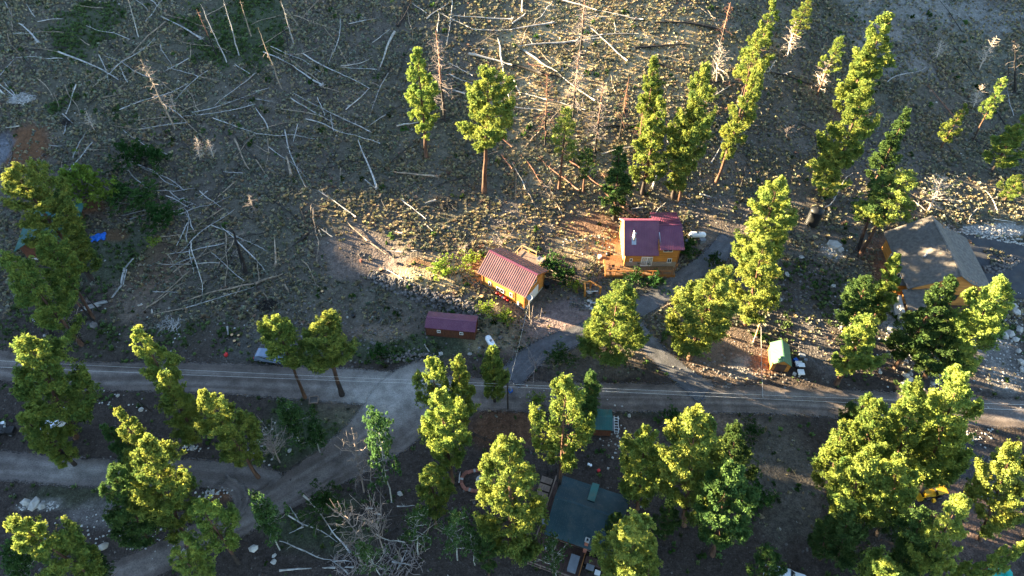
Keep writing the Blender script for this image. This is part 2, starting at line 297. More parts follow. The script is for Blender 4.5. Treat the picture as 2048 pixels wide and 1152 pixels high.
def base_fields(x, y):
    n = fbm(x, y, 9, 5); n2 = fbm(x + 77, y + 31, 2.2, 3)
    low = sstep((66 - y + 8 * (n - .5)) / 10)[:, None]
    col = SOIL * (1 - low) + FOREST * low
    g = np.clip((fbm(x + 40, y + 90, 16, 4) - .50) * 5, 0, 1)[:, None] * (1 - low) * .3
    col = col * (1 - g) + GREEN * g
    t = (2.2 - 2.06 * low[:, 0])
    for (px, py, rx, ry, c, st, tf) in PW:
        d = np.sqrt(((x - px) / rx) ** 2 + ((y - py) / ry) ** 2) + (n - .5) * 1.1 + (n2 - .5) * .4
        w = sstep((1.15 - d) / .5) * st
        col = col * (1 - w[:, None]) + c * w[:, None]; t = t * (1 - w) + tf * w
    return col, t
def rng(a, b, s): return np.arange(a, b, s)
xs = np.concatenate([rng(-620, -300, 20), rng(-300, -210, 2.0), rng(-210, -126, 3.5), rng(-126, 126, .7), rng(126, 300, 12), rng(300, 621, 40)])
ys = np.concatenate([rng(-400, -80, 20), rng(-80, 20, 2.2), rng(20, 165, .7), rng(165, 260, 2.5), rng(260, 700, 20)])
X, Y = np.meshgrid(xs, ys); Z = terr(X, Y)
fine = (np.abs(X) < 125) & (Y > 21) & (Y < 164)
Z = Z + fine * (.14 * (fbm(X, Y, 1.8, 3) - .5))
nx, ny = len(xs), len(ys)
idx = np.arange(nx * ny).reshape(ny, nx)
T = np.concatenate([np.stack([idx[:-1, :-1], idx[:-1, 1:], idx[1:, 1:]], -1).reshape(-1, 3), np.stack([idx[:-1, :-1], idx[1:, 1:], idx[1:, :-1]], -1).reshape(-1, 3)])
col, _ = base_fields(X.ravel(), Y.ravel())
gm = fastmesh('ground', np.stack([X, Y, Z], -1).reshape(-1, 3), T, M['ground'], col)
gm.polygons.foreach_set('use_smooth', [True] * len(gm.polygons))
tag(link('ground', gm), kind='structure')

# ------------------------------------------------------------------ roads, draped over the ground
ROADPTS = []; PJ = G(772, 785); PK = G(150, 943)
def smooth_line(P, n=6):
    P = [Vector((p[0], p[1])) for p in P]; out = []
    for i in range(len(P) - 1):
        p0, p1, p2, p3 = P[max(i - 1, 0)], P[i], P[i + 1], P[min(i + 2, len(P) - 1)]
        L = max(2, int((p2 - p1).length / .7))
        for k in range(L):
            t = k / L
            out.append(.5 * ((2 * p1) + (-p0 + p2) * t + (2 * p0 - 5 * p1 + 4 * p2 - p3) * t * t + (-p0 + 3 * p1 - 3 * p2 + p3) * t ** 3))
    out.append(P[-1]); return out
def road_material(name, base, track):
    m = bpy.data.materials.new(name); m.use_nodes = True; N = m.node_tree.nodes; L = m.node_tree.links; b = N['Principled BSDF']
    at = N.new('ShaderNodeAttribute'); at.attribute_name = 'tint'; tc = N.new('ShaderNodeTexCoord')   # r: track, g: edge
    sp = N.new('ShaderNodeSeparateColor'); L.new(at.outputs['Color'], sp.inputs[0])
    n1 = N.new('ShaderNodeTexNoise'); n1.inputs['Scale'].default_value = .5; n1.inputs['Detail'].default_value = 7; n1.inputs['Roughness'].default_value = .7; L.new(tc.outputs['Object'], n1.inputs[0])
    n3 = N.new('ShaderNodeTexNoise'); n3.inputs['Scale'].default_value = 7; n3.inputs['Detail'].default_value = 3; L.new(tc.outputs['Object'], n3.inputs[0])
    mx = N.new('ShaderNodeMixRGB'); mx.inputs[1].default_value = (*base, 1); mx.inputs[2].default_value = (*track, 1); L.new(sp.outputs[0], mx.inputs[0]); mp_ = N.new('ShaderNodeMixRGB'); mp_.inputs[2].default_value = (.33, .305, .275, 1); L.new(sp.outputs[2], mp_.inputs[0]); L.new(mx.outputs[0], mp_.inputs[1]); mx = mp_
    mr = N.new('ShaderNodeMapRange'); mr.inputs[1].default_value = .3; mr.inputs[2].default_value = .7; mr.inputs[3].default_value = .55; mr.inputs[4].default_value = 1.3; L.new(n1.outputs[0], mr.inputs[0])
    mr2 = N.new('ShaderNodeMapRange'); mr2.inputs[1].default_value = .3; mr2.inputs[2].default_value = .7; mr2.inputs[3].default_value = .75; mr2.inputs[4].default_value = 1.3; L.new(n3.outputs[0], mr2.inputs[0])
    a = N.new('ShaderNodeVectorMath'); a.operation = 'SCALE'; L.new(mx.outputs[0], a.inputs[0]); L.new(mr.outputs[0], a.inputs['Scale'])
    c = N.new('ShaderNodeVectorMath'); c.operation = 'SCALE'; L.new(a.outputs[0], c.inputs[0]); L.new(mr2.outputs[0], c.inputs['Scale'])
    L.new(c.outputs[0], b.inputs['Base Color']); b.inputs['Roughness'].default_value = .95; b.inputs['Specular IOR Level'].default_value = .15
    bp = N.new('ShaderNodeBump'); bp.inputs['Strength'].default_value = .5; bp.inputs['Distance'].default_value = .08; L.new(n3.outputs[0], bp.inputs['Height']); L.new(bp.outputs[0], b.inputs['Normal'])
    # gravel thins out at the verge: worn holes let the soil below show
    tr = N.new('ShaderNodeBsdfTransparent'); ms = N.new('ShaderNodeMixShader'); ad = N.new('ShaderNodeMath'); ad.operation = 'ADD'
    n4 = N.new('ShaderNodeTexNoise'); n4.inputs['Scale'].default_value = 1.1; n4.inputs['Detail'].default_value = 8; n4.inputs['Roughness'].default_value = .75; L.new(tc.outputs['Object'], n4.inputs[0])
    L.new(sp.outputs[1], ad.inputs[0]); L.new(n4.outputs[0], ad.inputs[1])
    st = N.new('ShaderNodeMapRange'); st.inputs[1].default_value = .62; st.inputs[2].default_value = 1.05; L.new(ad.outputs[0], st.inputs[0])
    L.new(st.outputs[0], ms.inputs[0]); L.new(tr.outputs[0], ms.inputs[1]); L.new(b.outputs[0], ms.inputs[2]); L.new(ms.outputs[0], N['Material Output'].inputs[0])
    return m
M['road'] = road_material('gravel_road_surface', (.105, .084, .072), (.20, .17, .15))
M['drive'] = road_material('blue_grey_gravel', (.085, .085, .09), (.12, .12, .13))
M['trackm'] = road_material('dirt_track_surface', (.10, .082, .072), (.18, .155, .14))
def road(name, px, width, m, lift):
    P = smooth_line([G(u, v) for u, v in px]); K = 22; V = []; C = []; n = len(P)
    for i, p in enumerate(P):
        t = (P[min(i + 1, n - 1)] - P[max(i - 1, 0)]).normalized(); nr = Vector((-t.y, t.x))
        w = (width if not isinstance(width, (list, tuple)) else np.interp(i / n, np.linspace(0, 1, len(width)), width)) / 2 + .7
        ROADPTS.append((p.x, p.y, w - .35))
        for k in range(K + 1):
            f = k / K * 2 - 1; q = p + nr * f * w
            V.append((q.x, q.y)); e = (1 - abs(f)) * w
            wob = .25 * math.sin(i * .05 + k)
            tr = .55 * math.exp(-((abs(f * w + .25 * math.sin(i * .06)) - .85) / .34) ** 2) + .75 * max(0, float(vn(np.float64(i * .035 + lift * 900), np.float64(f * w * 2.6 + 40))) - .42) * 1.7
            fi = min(i, n - 1 - i) * .7
            C.append((tr, min(1, .05 + e / 1.3, .1 + fi / 2.5), .85 * math.exp(-(((q.x - PJ.x) / 8) ** 2 + ((q.y - PJ.y) / 4.5) ** 2)) + .5 * math.exp(-(((q.x - PK.x) / 5) ** 2 + ((q.y - PK.y) / 1.2) ** 2))))
    V = np.array(V); z = terr(V[:, 0], V[:, 1]) + .14 * (fbm(V[:, 0], V[:, 1], 1.8, 3) - .5) + lift
    T = []
    for i in range(n - 1):
        for k in range(K):
            a = i * (K + 1) + k; T += [(a, a + 1, a + K + 2), (a, a + K + 2, a + K + 1)]
    return tag(link(name, fastmesh(name, np.column_stack([V, z]), T, m, np.array(C))), kind='structure')
road('gravel_road', [(-120, 706), (120, 748), (400, 755), (700, 772), (1024, 792), (1300, 795), (1560, 800), (1800, 814), (2200, 836)], [4.4, 4.2, 4.4, 5, 4.6, 4, 4, 4, 4], M['road'], .05)
road('side_road', [(880, 775), (820, 800), (780, 845), (720, 895), (640, 945), (540, 1005), (440, 1058), (330, 1112), (180, 1175)], [11, 10, 8, 5.6, 4.4, 4.2, 4, 3.6, 3.4], M['road'], .062)
road('loop_track', [(-60, 925), (60, 935), (170, 945), (290, 945), (400, 948), (500, 958), (560, 985), (540, 1020)], 3.4, M['trackm'], .056)
road('driveway', [(1015, 762), (1080, 702), (1150, 672), (1270, 620), (1350, 570), (1420, 520), (1465, 475)], [3.4, 2.9, 2.7, 2.8, 2.8, 3, 3.4], M['drive'], .068)
road('driveway_branch', [(1255, 640), (1300, 690), (1350, 740), (1420, 792)], [2.6, 2.5, 2.6, 4.5], M['drive'], .074)
road('footpath', [(440, 958), (478, 985), (478, 1020), (440, 1050)], 1.3, M['trackm'], .068)
dv = [G(u, v) for u, v in [(1926, 466), (1990, 478), (2120, 500), (2140, 600), (2040, 596), (2015, 606), (1960, 600), (1930, 520)]]
def inside(x, y, P):
    c = np.zeros(len(x), bool); n = len(P)
    for i in range(n):
        a, b = P[i], P[(i + 1) % n]; k = ((a.y > y) != (b.y > y)); c ^= k & (x < (b.x - a.x) * (y - a.y) / ((b.y - a.y) or 1e-9) + a.x)
    return c
gx_, gy_ = np.meshgrid(np.arange(min(p.x for p in dv), max(p.x for p in dv), .4), np.arange(min(p.y for p in dv), max(p.y for p in dv), .4)); h_, w_ = gx_.shape
ii = np.arange(h_ * w_).reshape(h_, w_); qx, qy = (gx_[:-1, :-1] + .2).ravel(), (gy_[:-1, :-1] + .2).ravel(); kk = inside(qx + .5 * (fbm(qx, qy, 1.5, 2) - .5), qy, dv)
T_ = np.concatenate([np.stack([ii[:-1, :-1].ravel(), ii[:-1, 1:].ravel(), ii[1:, 1:].ravel()], -1)[kk], np.stack([ii[:-1, :-1].ravel(), ii[1:, 1:].ravel(), ii[1:, :-1].ravel()], -1)[kk]])
V_ = np.column_stack([gx_.ravel(), gy_.ravel(), terr(gx_.ravel(), gy_.ravel()) + .14 * (fbm(gx_.ravel(), gy_.ravel(), 1.8, 3) - .5) * .4 + .11])
tag(link('asphalt_driveway', fastmesh('asphalt_driveway', V_, T_, M['asphalt'])), kind='structure')
for k_ in range(0, len(qx), 12):
    if kk[k_]: ROADPTS.append((qx[k_], qy[k_], 1.3))
RP = np.array(ROADPTS)
cx, cy = sum(p.x for p in dv) / len(dv), sum(p.y for p in dv) / len(dv)
# ------------------------------------------------------------------ ground cover (uncountable)
def tuft(nb, h, spread, w, rs, droop=.3):
    V = []; T = []
    for i in range(nb):
        a = rs.uniform(0, 2 * PI); e = rs.uniform(.15, 1); r0 = rs.uniform(0, .25) * spread
        bx, by = math.cos(a) * r0, math.sin(a) * r0; tx, ty = math.cos(a) * spread * e, math.sin(a) * spread * e; tzz = h * (1 - droop * e * e) * rs.uniform(.7, 1)
        px, py = -math.sin(a) * w, math.cos(a) * w; b = len(V)
        V += [(bx - px, by - py, -.05), (bx + px, by + py, -.05), (tx + px * .8, ty + py * .8, tzz), (tx - px * .8, ty - py * .8, tzz * .93)]; T += [(b, b + 1, b + 2), (b, b + 2, b + 3)]
    return V, T
def puff_shape(nb, rs, up=-.35, fine=1.0):
    V = [(0, 0, 0)]; T = []
    for i in range(nb):
        z = rs.uniform(up, 1); a = rs.uniform(0, 2 * PI); r = math.sqrt(max(0, 1 - z * z)); d = Vector((r * math.cos(a), r * math.sin(a), z))
        t = d.orthogonal().normalized(); t = Matrix.Rotation(rs.uniform(0, PI), 3, d) @ t; w = rs.uniform(.28, .45) * fine; L = rs.uniform(.75, 1.08); b = len(V)
        V += [tuple(d * L + t * w), tuple(d * L * .9 - t * w)]; T.append((0, b, b + 1))
    return V, T
rs = np.random.RandomState(3)
N0 = 190000
gx = rs.uniform(-122, 122, N0); gy = 24 + (rs.rand(N0) ** .8) * 135
ok = np.abs(gx) < (gy * .62 + 45); gx, gy = gx[ok], gy[ok]
gcol, gt = base_fields(gx, gy)
onroad = np.zeros(len(gx), bool)
for i in range(0, len(RP), 2): onroad |= ((gx - RP[i, 0]) ** 2 + (gy - RP[i, 1]) ** 2) < RP[i, 2] ** 2
KEEPOUT = []      # building footprints, filled before the cover is scattered
def place_cover():
    global gx, gy, gcol, gt
    k = ~onroad
    for (ax, ay, r) in KEEPOUT: k &= ((gx - ax) ** 2 + (gy - ay) ** 2) > r * r
    gx, gy, gcol, gt = gx[k], gy[k], gcol[k], gt[k]; n = len(gx)
    z = terr(gx, gy); cl = fbm(gx, gy, 3.5, 3); u = rs.rand(n)
    keep = u < gt * np.clip((cl - .25) * 2.2, .12, 1) * .62
    kind = rs.rand(n) + (fbm(gx + 9, gy, 14, 3) - .5) * .9
    greenness = np.linalg.norm(gcol - GREEN, axis=1) < .035
    sel = keep & (kind < .52) & ~greenness
    def cols(m, v=.24): return np.clip(1 + v * rs.randn(m)[:, None] * np.ones(3) + .06 * rs.randn(m, 3), .35, 1.9)
    def put(name, sel, tv, smin, smax, mt, q=1.0):
        i = np.where(sel)[0]; P = np.column_stack([gx[i], gy[i], z[i]]); S = rs.uniform(smin, smax, len(i)) * (1 + .25 * rs.randn(len(i)).clip(-1, 1.6))
        tag(link(name, scatter(name, tv[0], tv[1], P, S, rs.uniform(0, 6.28, len(i)), mt, cols(len(i)))), kind='stuff')
    put('dry_grass', sel, tuft(9, .85, .75, .19, rs), .27, .52, M['drygrass'])
    put('sagebrush', keep & (kind >= .52) & ~greenness, puff_shape(12, rs, -.1), .2, .42, M['sage'])
    put('green_grass', keep & greenness, tuft(9, .9, .7, .16, rs), .27, .55, M['greengrass'])
    V, T = puff_shape(14, rs, -.1)
    low = (gt > .05) & (rs.rand(n) < .002 + .010 * (fbm(gx + 3, gy + 70, 7, 3) > .6))
    put('low_shrubs', low, (V, T), .3, .75, M['willow'])
    # loose stones
    sv = [(1, 0, 0), (0, 1, .1), (-1, .1, 0), (.1, -1, 0), (.2, .1, .75), (0, 0, -.4)]; stt = [(0, 1, 4), (1, 2, 4), (2, 3, 4), (3, 0, 4), (1, 0, 5), (2, 1, 5), (3, 2, 5), (0, 3, 5)]
    den = .03 + .35 * (fbm(gx + 200, gy + 7, 8, 3) > .6); pale = gcol.sum(1) > .55
    s1 = (rs.rand(n) < den * .35) & ~keep
    put('loose_stones', s1, (sv, stt), .07, .22, M['rock'])
    s2 = (rs.rand(n) < .22) & pale & ~keep | (rs.rand(n) < .004)
    put('pale_stones', s2, (sv, stt), .08, .26, M['whiterock'])

# ------------------------------------------------------------------ trees
def crown_mesh(name, seed, H, R, start, prof, npf, mt, pr=(.34, .58), limbs=46, hole=.0, nb=13, limbr=.05, up=.12, tintv=.16, fine=1.0):
    """returns (foliage mesh, limb mesh) of a tree H high; puffs of needles sit along the outer half of each limb"""
    rs = np.random.RandomState(seed); P = []; mb = MB(); L = []
    for i in range(limbs):
        t = (i + rs.uniform(0, 1)) / limbs; t = t ** .92; z = H * (start + (1 - start) * t); a = i * 2.399 + rs.uniform(-.5, .5)
        r = R * prof(t) * rs.uniform(.48, 1.14)
        if rs.rand() < .10: r *= 1.2
        L.append((t, z, a, r))
        dz = r * (up + .55 * t) * rs.uniform(.6, 1.3) - .05 * r
        d = Vector((math.cos(a), math.sin(a), 0)); e = Vector((0, 0, z)) + d * r + Vector((0, 0, dz))
        mid = Vector((0, 0, z)) + d * r * .5 + Vector((0, 0, dz * .25))
        mb.tube([(0, 0, z), mid, e * .98 + Vector((0, 0, z)) * .02], [limbr * (1.3 - t), limbr * .8 * (1.2 - t), .02], 5, cap=False)
    W = np.array([l[3] ** 1.35 for l in L]); W /= W.sum(); cnt = rs.multinomial(npf, W)
    for (t, z, a, r), c in zip(L, cnt):
        if rs.rand() < hole: continue
        da = Vector((math.cos(a), math.sin(a), 0)); pe = Vector((-math.sin(a), math.cos(a), 0)); dz = r * (up + .55 * t)
        for k in range(c):
            f = 1 - abs(rs.randn()) * .28; f = max(.12, f); wd = r * (.12 + .30 * (1 - abs(f - .7)))
            p = da * r * f + pe * rs.randn() * wd * .55
            zz = z + dz * f * f + rs.randn() * .28 + (.15 if f > .6 else 0)
            P.append((p.x, p.y, zz, f))
    for k in range(int(npf * .03)):
        P.append((rs.randn() * .22, rs.randn() * .22, H * (1 - abs(rs.randn()) * .03), 1))
    P = np.array(P); n = len(P); S = rs.uniform(pr[0], pr[1], n)
    # three puff shapes joined
    Vs = []; Ts = []; Cs = []; off = 0
    for q in range(3):
        sel = np.arange(n) % 3 == q; V, T = puff_shape(nb, rs, -.35, fine); V = np.array(V); T = np.array(T)
        m = sel.sum(); Rr = rs.uniform(0, 6.28, m); c, s = np.cos(Rr)[:, None], np.sin(Rr)[:, None]; Sq = S[sel][:, None]
        A = np.stack([(V[None, :, 0] * c - V[None, :, 1] * s) * Sq + P[sel, 0:1], (V[None, :, 0] * s + V[None, :, 1] * c) * Sq + P[sel, 1:2], V[None, :, 2] * Sq * .9 + P[sel, 2:3]], -1).reshape(-1, 3)
        Tq = (T[None] + (np.arange(m) * len(V))[:, None, None]).reshape(-1, 3) + off; off += len(A)
        Vs.append(A); Ts.append(Tq); cc = np.clip(1 + tintv * rs.randn(m)[:, None] + np.array([.10, .04, 0]) * rs.randn(m)[:, None], .5, 1.6); Cs.append(np.repeat(cc, len(V), 0))
    return fastmesh(name, np.concatenate(Vs), np.concatenate(Ts), mt, np.concatenate(Cs)), mb
def ponder(t): return min(1, (.45 + 1.6 * t)) * (1 - t ** 1.9) ** .72 + .04
def slim(t): return (1 - t) ** .7 * (.62 + .45 * min(1, t * 5)) + .10
def roundp(t): return math.sqrt(max(0, 1 - (2 * t - .85) ** 2 * .85)) * (1 - t ** 6) + .03
PT = {'high': [], 'broad': [], 'slim': [], 'thin': [], 'low': []}
def trunk_mesh(name, H, r0, mats, seed, black=.0):
    rs = np.random.RandomState(seed); mb = MB(); n = 10; pts = []; rad = []
    for i in range(n + 1):
        t = i / n; pts.append((rs.randn() * .05 * (t > 0) * H / 20, rs.randn() * .05 * (t > 0) * H / 20, H * .985 * t - (.3 if i == 0 else 0))); rad.append(max(.03, r0 * (1.25 if i == 0 else 1) * (1 - t) ** .8))
    mb.tube(pts, rad, 8)
    if black:
        nf = len(mb.m); per = 8
        for j in range(nf):
            if j // per < black: mb.m[j] = 1
    return mb.mesh(name, mats, True)
SPEC = [('broad', 4.3, .12, ponder, 2500, 44, .05), ('broad', 4.3, .10, ponder, 2600, 48, .06), ('broad', 4.3, .16, ponder, 2300, 40, .08), ('broad', 4.3, .12, slim, 2400, 46, .06), ('broad', 4.3, .30, ponder, 1850, 36, .10),
 ('slim', 3.1, .12, slim, 1750, 50, .05), ('slim', 3.1, .10, slim, 1850, 54, .07), ('slim', 3.1, .17, slim, 1600, 44, .09), ('slim', 3.1, .22, ponder, 1500, 42, .10), ('slim', 3.1, .16, slim, 1500, 48, .12),
 ('thin', 3.0, .42, slim, 560, 34, .22), ('thin', 3.0, .38, ponder, 620, 36, .25), ('low', 4.2, .10, ponder, 1650, 50, .05), ('low', 4.2, .14, ponder, 1400, 44, .08), ('high', 4.0, .48, ponder, 1500, 34, .05), ('high', 4.0, .42, ponder, 1600, 36, .05)]
for i, (kind, R, st, pf, npf, limbs, hole) in enumerate(SPEC):
    fm, lb = crown_mesh('pine_foliage', 40 + i, 20, R, st, pf, npf, M['pine'], pr=(.24, .50) if kind != 'thin' else (.22, .42), limbs=limbs, hole=hole, nb=17, fine=.55)
    PT[kind].append((fm, lb.mesh('pine_limbs', M['bark']), trunk_mesh('pine_trunk', 20, .36 if kind != 'thin' else .28, [M['bark'], M['darkbark']], i, black=[0, 2, 0, 0, 2, 0, 3, 2, 0, 0][i % 10]), R))
DARKF = {}
TREES = []
def pine(kind, tu, tv, bu, bv, wpx, label, dark=0, group='ponderosa pines around the cabins', name='pine_tree'):
    b, top = stand(tu, tv, bu, bv); rr = random.Random(len(TREES) * 13 + 5)
    k = rr.randrange(len(PT[kind])); fm, lm, tm, R = PT[kind][k]
    L = top - b; h = L.length
    mid = b + L * .6; dep = (np.array(mid) - _c) @ _f; w = wpx / FPX * dep
    root = empty(name, (b.x, b.y, b.z), 0, label, 'pine tree', group)
    q = Vector((0, 0, 1)).rotation_difference(L.normalized()); root.rotation_mode = 'XYZ'
    root.rotation_euler = (q.to_matrix() @ Matrix.Rotation(rr.uniform(0, 6.28), 3, 'Z')).to_euler()
    root.scale = (w / 2 / R * (1.14 if tv > 340 else 1.06), w / 2 / R * (1.14 if tv > 340 else 1.06), h / 20.3)
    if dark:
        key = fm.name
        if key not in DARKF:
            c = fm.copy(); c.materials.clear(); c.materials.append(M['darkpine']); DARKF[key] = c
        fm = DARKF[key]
    link('crown', fm, root); link('branches', lm, root)['kind'] = 'stuff'; link('trunk', tm, root)
    TREES.append((b, h, w)); return root
#@@TREES
random.seed(11)
PINES = [
 # upper left cluster by the teal-roofed cabin
 ('broad', 60, 320, None, 480, 70, 'yellow-topped pine rising behind the teal cabin at the left edge', 0),
 ('broad', 22, 335, None, 560, 118, 'wide pine at the left edge behind the teal cabin', 0),
 ('thin', 112, 383, 170, 505, 48, 'dark pine standing in front of the teal cabin roof', 1),
 ('high', 88, 470, 187, 637, 70, 'leaning pine covering the corner of the teal cabin deck', 0),
 ('broad', 10, 505, None, 690, 90, 'pine at the left edge below the teal cabin', 0),
 ('broad', 52, 678, 153, 875, 125, 'large lit pine leaning over the parked white vehicle', 0),
 ('slim', 272, 655, 380, 838, 62, 'slender pine with a bright yellow tip beside the gravel road', 0),
 ('slim', 322, 748, 402, 890, 70, 'pine below the gravel road between two taller pines', 0),
 ('broad', 405, 785, None, 955, 88, 'dark green pine west of the fluffy green bushes', 0),
 ('slim', 238, 820, 330, 1000, 75, 'pine with a glowing yellow tip on the bank above the loop track', 0),
 ('broad', 290, 885, 375, 1090, 110, 'broad green pine in the middle of the loop track island', 0),
 ('broad', 222, 938, 300, 1088, 90, 'dark low pine on the island between the loop track and side road', 1),
 ('broad', 398, 1008, 477, 1126, 90, 'pine leaning over the side road, seen above its dark trunk base', 0),
 ('low', 345, 1100, None, 1180, 62, 'small yellowish pine at the lower edge beside the side road', 0),
 ('broad', 28, 1045, None, 1190, 110, 'dark pine in the lower left corner', 0),
 ('slim', 205, 850, None, 950, 45, 'faint dark pine behind the yellow-tipped pine on the bank', 1),
 ('slim', 40, 830, None, 930, 60, 'pine beside the dark all-terrain buggy at the left edge', 0),
 # by the main road
 ('high', 547, 635, 610, 795, 78, 'roadside pine leaning over the parked blue car', 0),
 ('high', 640, 640, 684, 790, 108, 'larger forked roadside pine right of the one over the car', 0),
 ('broad', 862, 718, 885, 880, 72, 'yellow-tipped pine at the road junction', 0),
 ('slim', 917, 713, 925, 880, 60, 'brightly lit pine top just right of the junction pine', 0),
 ('broad', 878, 785, 905, 965, 92, 'green pine standing lowest of the junction clump', 0),
 ('slim', 862, 932, 872, 1050, 62, 'olive pine below the junction clump beside the white-trunked aspen', 0),
 ('slim', 985, 693, 990, 802, 56, 'thin green pine beside the black utility pole', 0),
 ('broad', 1018, 880, 1022, 1112, 132, 'big green pine between the brick planter and the plank steps', 0),
 ('broad', 1133, 757, 1118, 990, 108, 'tall lit pine hiding half of the small green shed', 0),
 ('slim', 1182, 745, 1175, 850, 52, 'dark pine behind the tall lit pine at the road edge', 1),
 ('broad', 1293, 852, 1275, 1018, 86, 'pine with a lit top right of the dark teal house', 0),
 ('broad', 1393, 822, 1368, 1050, 132, 'bright-topped pine in the clump below the road', 0),
 ('broad', 1475, 848, 1450, 1000, 76, 'dark pine at the right end of the clump below the road', 1),
 ('broad', 1462, 932, 1425, 1110, 116, 'shaded pine lowest in the clump below the road', 1),
 ('broad', 1272, 1035, 1255, 1180, 120, 'pine overlapping the corner of the dark teal house', 0),
 ('slim', 1302, 1110, 1290, 1215, 56, 'small bright pine tip at the lower edge beside the teal house', 0),
 ('low', 1233, 1027, 1228, 1085, 40, 'small dark young pine against the teal house wall', 1),
 ('low', 1340, 1005, 1328, 1080, 50, 'dark young pine under the clump below the road', 1),
 ('low', 1540, 1100, 1525, 1175, 66, 'low dark pine at the lower edge beside the white van', 1),
 ('low', 975, 1070, 978, 1150, 46, 'small dark pine below the brick planter', 1),
 # lower right grove
 ('broad', 1925, 743, 1840, 985, 118, 'tallest bright yellow pine at the right of the lower grove', 0),
 ('broad', 1838, 765, 1775, 990, 100, 'bright pine in the middle back of the lower grove', 0),
 ('broad', 1752, 800, 1705, 985, 92, 'bright pine at the left back of the lower grove', 0),
 ('slim', 1688, 845, 1655, 985, 68, 'half shaded pine at the left edge of the lower grove', 0),
 ('broad', 1728, 915, 1685, 1065, 110, 'bright pine at the front left of the lower grove', 0),
 ('broad', 1800, 925, 1755, 1070, 110, 'bright pine at the front centre of the lower grove', 0),
 ('slim', 1885, 840, 1838, 955, 70, 'shaded green pine behind the yellow machine', 1),
 ('broad', 1926, 992, 1828, 1175, 82, 'bright pine standing below the yellow machine', 0),
 ('low', 1850, 1020, 1800, 1150, 90, 'shaded pine beside the bright one below the yellow machine', 1),
 ('low', 1700, 1030, 1672, 1120, 92, 'dark rounded pine below the grove', 1),
 ('low', 1655, 1045, 1640, 1120, 50, 'dark small pine at the left of the rounded one', 1),
 ('broad', 1778, 1122, 1750, 1230, 100, 'pine top at the lower edge under the grove', 0),
 ('broad', 2030, 890, 1960, 1080, 95, 'shaded pine at the right edge beside the scrap machinery', 0),
 ('slim', 2052, 1088, None, 1200, 55, 'pine tip in the lower right corner', 0),
 ('low', 1620, 842, None, 900, 40, 'small dark pine at the roadside left of the grove', 1) if False else ('slim', 1730, 795, 1700, 880, 50, 'dark pine at the road edge behind the lower grove', 1),
 # around driveway and sheds
 ('broad', 1242, 572, 1212, 722, 112, 'bright spreading pine between the driveway and its branch', 0),
 ('low', 1190, 640, 1185, 700, 50, 'dark low pine growing at the foot of the driveway pine', 1),
 ('broad', 1440, 538, 1378, 718, 122, 'large glowing pine beside the driveway branch', 0),
 ('broad', 1558, 360, 1500, 560, 105, 'tall pine where the driveway ends below the water tank', 0),
 ('broad', 1530, 478, 1490, 650, 88, 'pine in front of the tall one at the driveway end', 0),
 ('slim', 1744, 635, 1672, 768, 78, 'lone bright slender pine above the road near the pale rubble', 0),
 ('slim', 1795, 508, 1745, 645, 50, 'bright pine against the wall of the grey-shingled house', 0),
 ('low', 1735, 555, 1700, 665, 82, 'dark spreading pine left of the grey-shingled house', 1),
 ('thin', 1815, 342, 1720, 512, 96, 'pine touching the top corner of the grey shingled roof', 0),
 ('thin', 1772, 352, 1714, 500, 80, 'pine left of the shingled roof with a lit reddish trunk', 1),
 ('slim', 1905, 555, 1790, 735, 78, 'dark leaning pine in front of the gable of the shingled house', 1),
 ('broad', 2000, 562, 1905, 752, 108, 'large pine right of the shingled house gable', 0),
 ('low', 1890, 650, 1850, 755, 100, 'shaded lower pine under the shingled house gable', 1),
 # hillside
 ('slim', 834, 95, 853, 315, 66, 'leftmost living pine on the hillside beside a dead red one', 0),
 ('high', 978, 140, 968, 385, 118, 'big pine on the hillside with a bare orange trunk', 0),
 ('thin', 1134, 213, 1118, 378, 64, 'sparse half shaded pine among the standing dead trees', 0),
 ('thin', 1175, 296, 1166, 385, 48, 'small sparse shaded pine above the log-wall garage', 1),
 ('slim', 1240, 292, 1228, 440, 60, 'dark pine just above the cabin roof', 1),
 ('slim', 1308, 113, 1292, 290, 52, 'lit slender pine behind another on the sunny slope', 0),
 ('slim', 1322, 196, 1284, 388, 68, 'lit slender pine in front on the sunny slope', 0),
 ('broad', 1410, 131, 1358, 400, 84, 'tall lit pine with a double top on the sunny slope', 0),
 ('slim', 1395, 190, 1345, 395, 64, 'pine with shaded skirt in front of the double-topped one', 0),
 ('slim', 1548, 0, 1490, 200, 62, 'tall lit pine reaching the upper edge', 0),
 ('slim', 1526, 120, 1432, 365, 58, 'slanting pine with a thin lower crown on the slope', 0),
 ('thin', 1516, 60, 1478, 240, 56, 'sparse pine between the two slanting ones', 0),
 ('thin', 1620, -5, 1574, 113, 50, 'pine at the upper edge with a dead grey lower half', 0),
 ('thin', 1684, 73, 1634, 190, 42, 'small pine with a green tip over a dead grey lower half', 0),
 ('slim', 1778, 25, 1692, 235, 72, 'tall bright pine highest on the right slope', 0),
 ('slim', 1745, 80, 1688, 240, 60, 'bright pine just below the highest one on the right slope', 0),
 ('broad', 1735, 167, 1655, 388, 95, 'bright full pine in the middle of the right slope', 0),
 ('low', 1662, 290, 1648, 392, 78, 'low shaded pine at the foot of the bright full one', 0),
 ('slim', 1818, 217, 1745, 375, 52, 'dark green pine alone to the right of the bright full one', 1),
 ('slim', 1933, 208, 1881, 297, 36, 'short bright pine beside the fallen red-twigged tree', 0),
 ('thin', 2010, 156, 1943, 285, 40, 'sparse leaning pine with a lit stem near the right edge', 0),
 ('slim', 2050, 233, 1982, 345, 58, 'pine cut by the right edge above the paved driveway', 0),
 ('low', 2042, 350, 2008, 402, 38, 'small bright young pine at the right edge', 0),
]
for t in PINES: pine(*t[:7], dark=t[7])

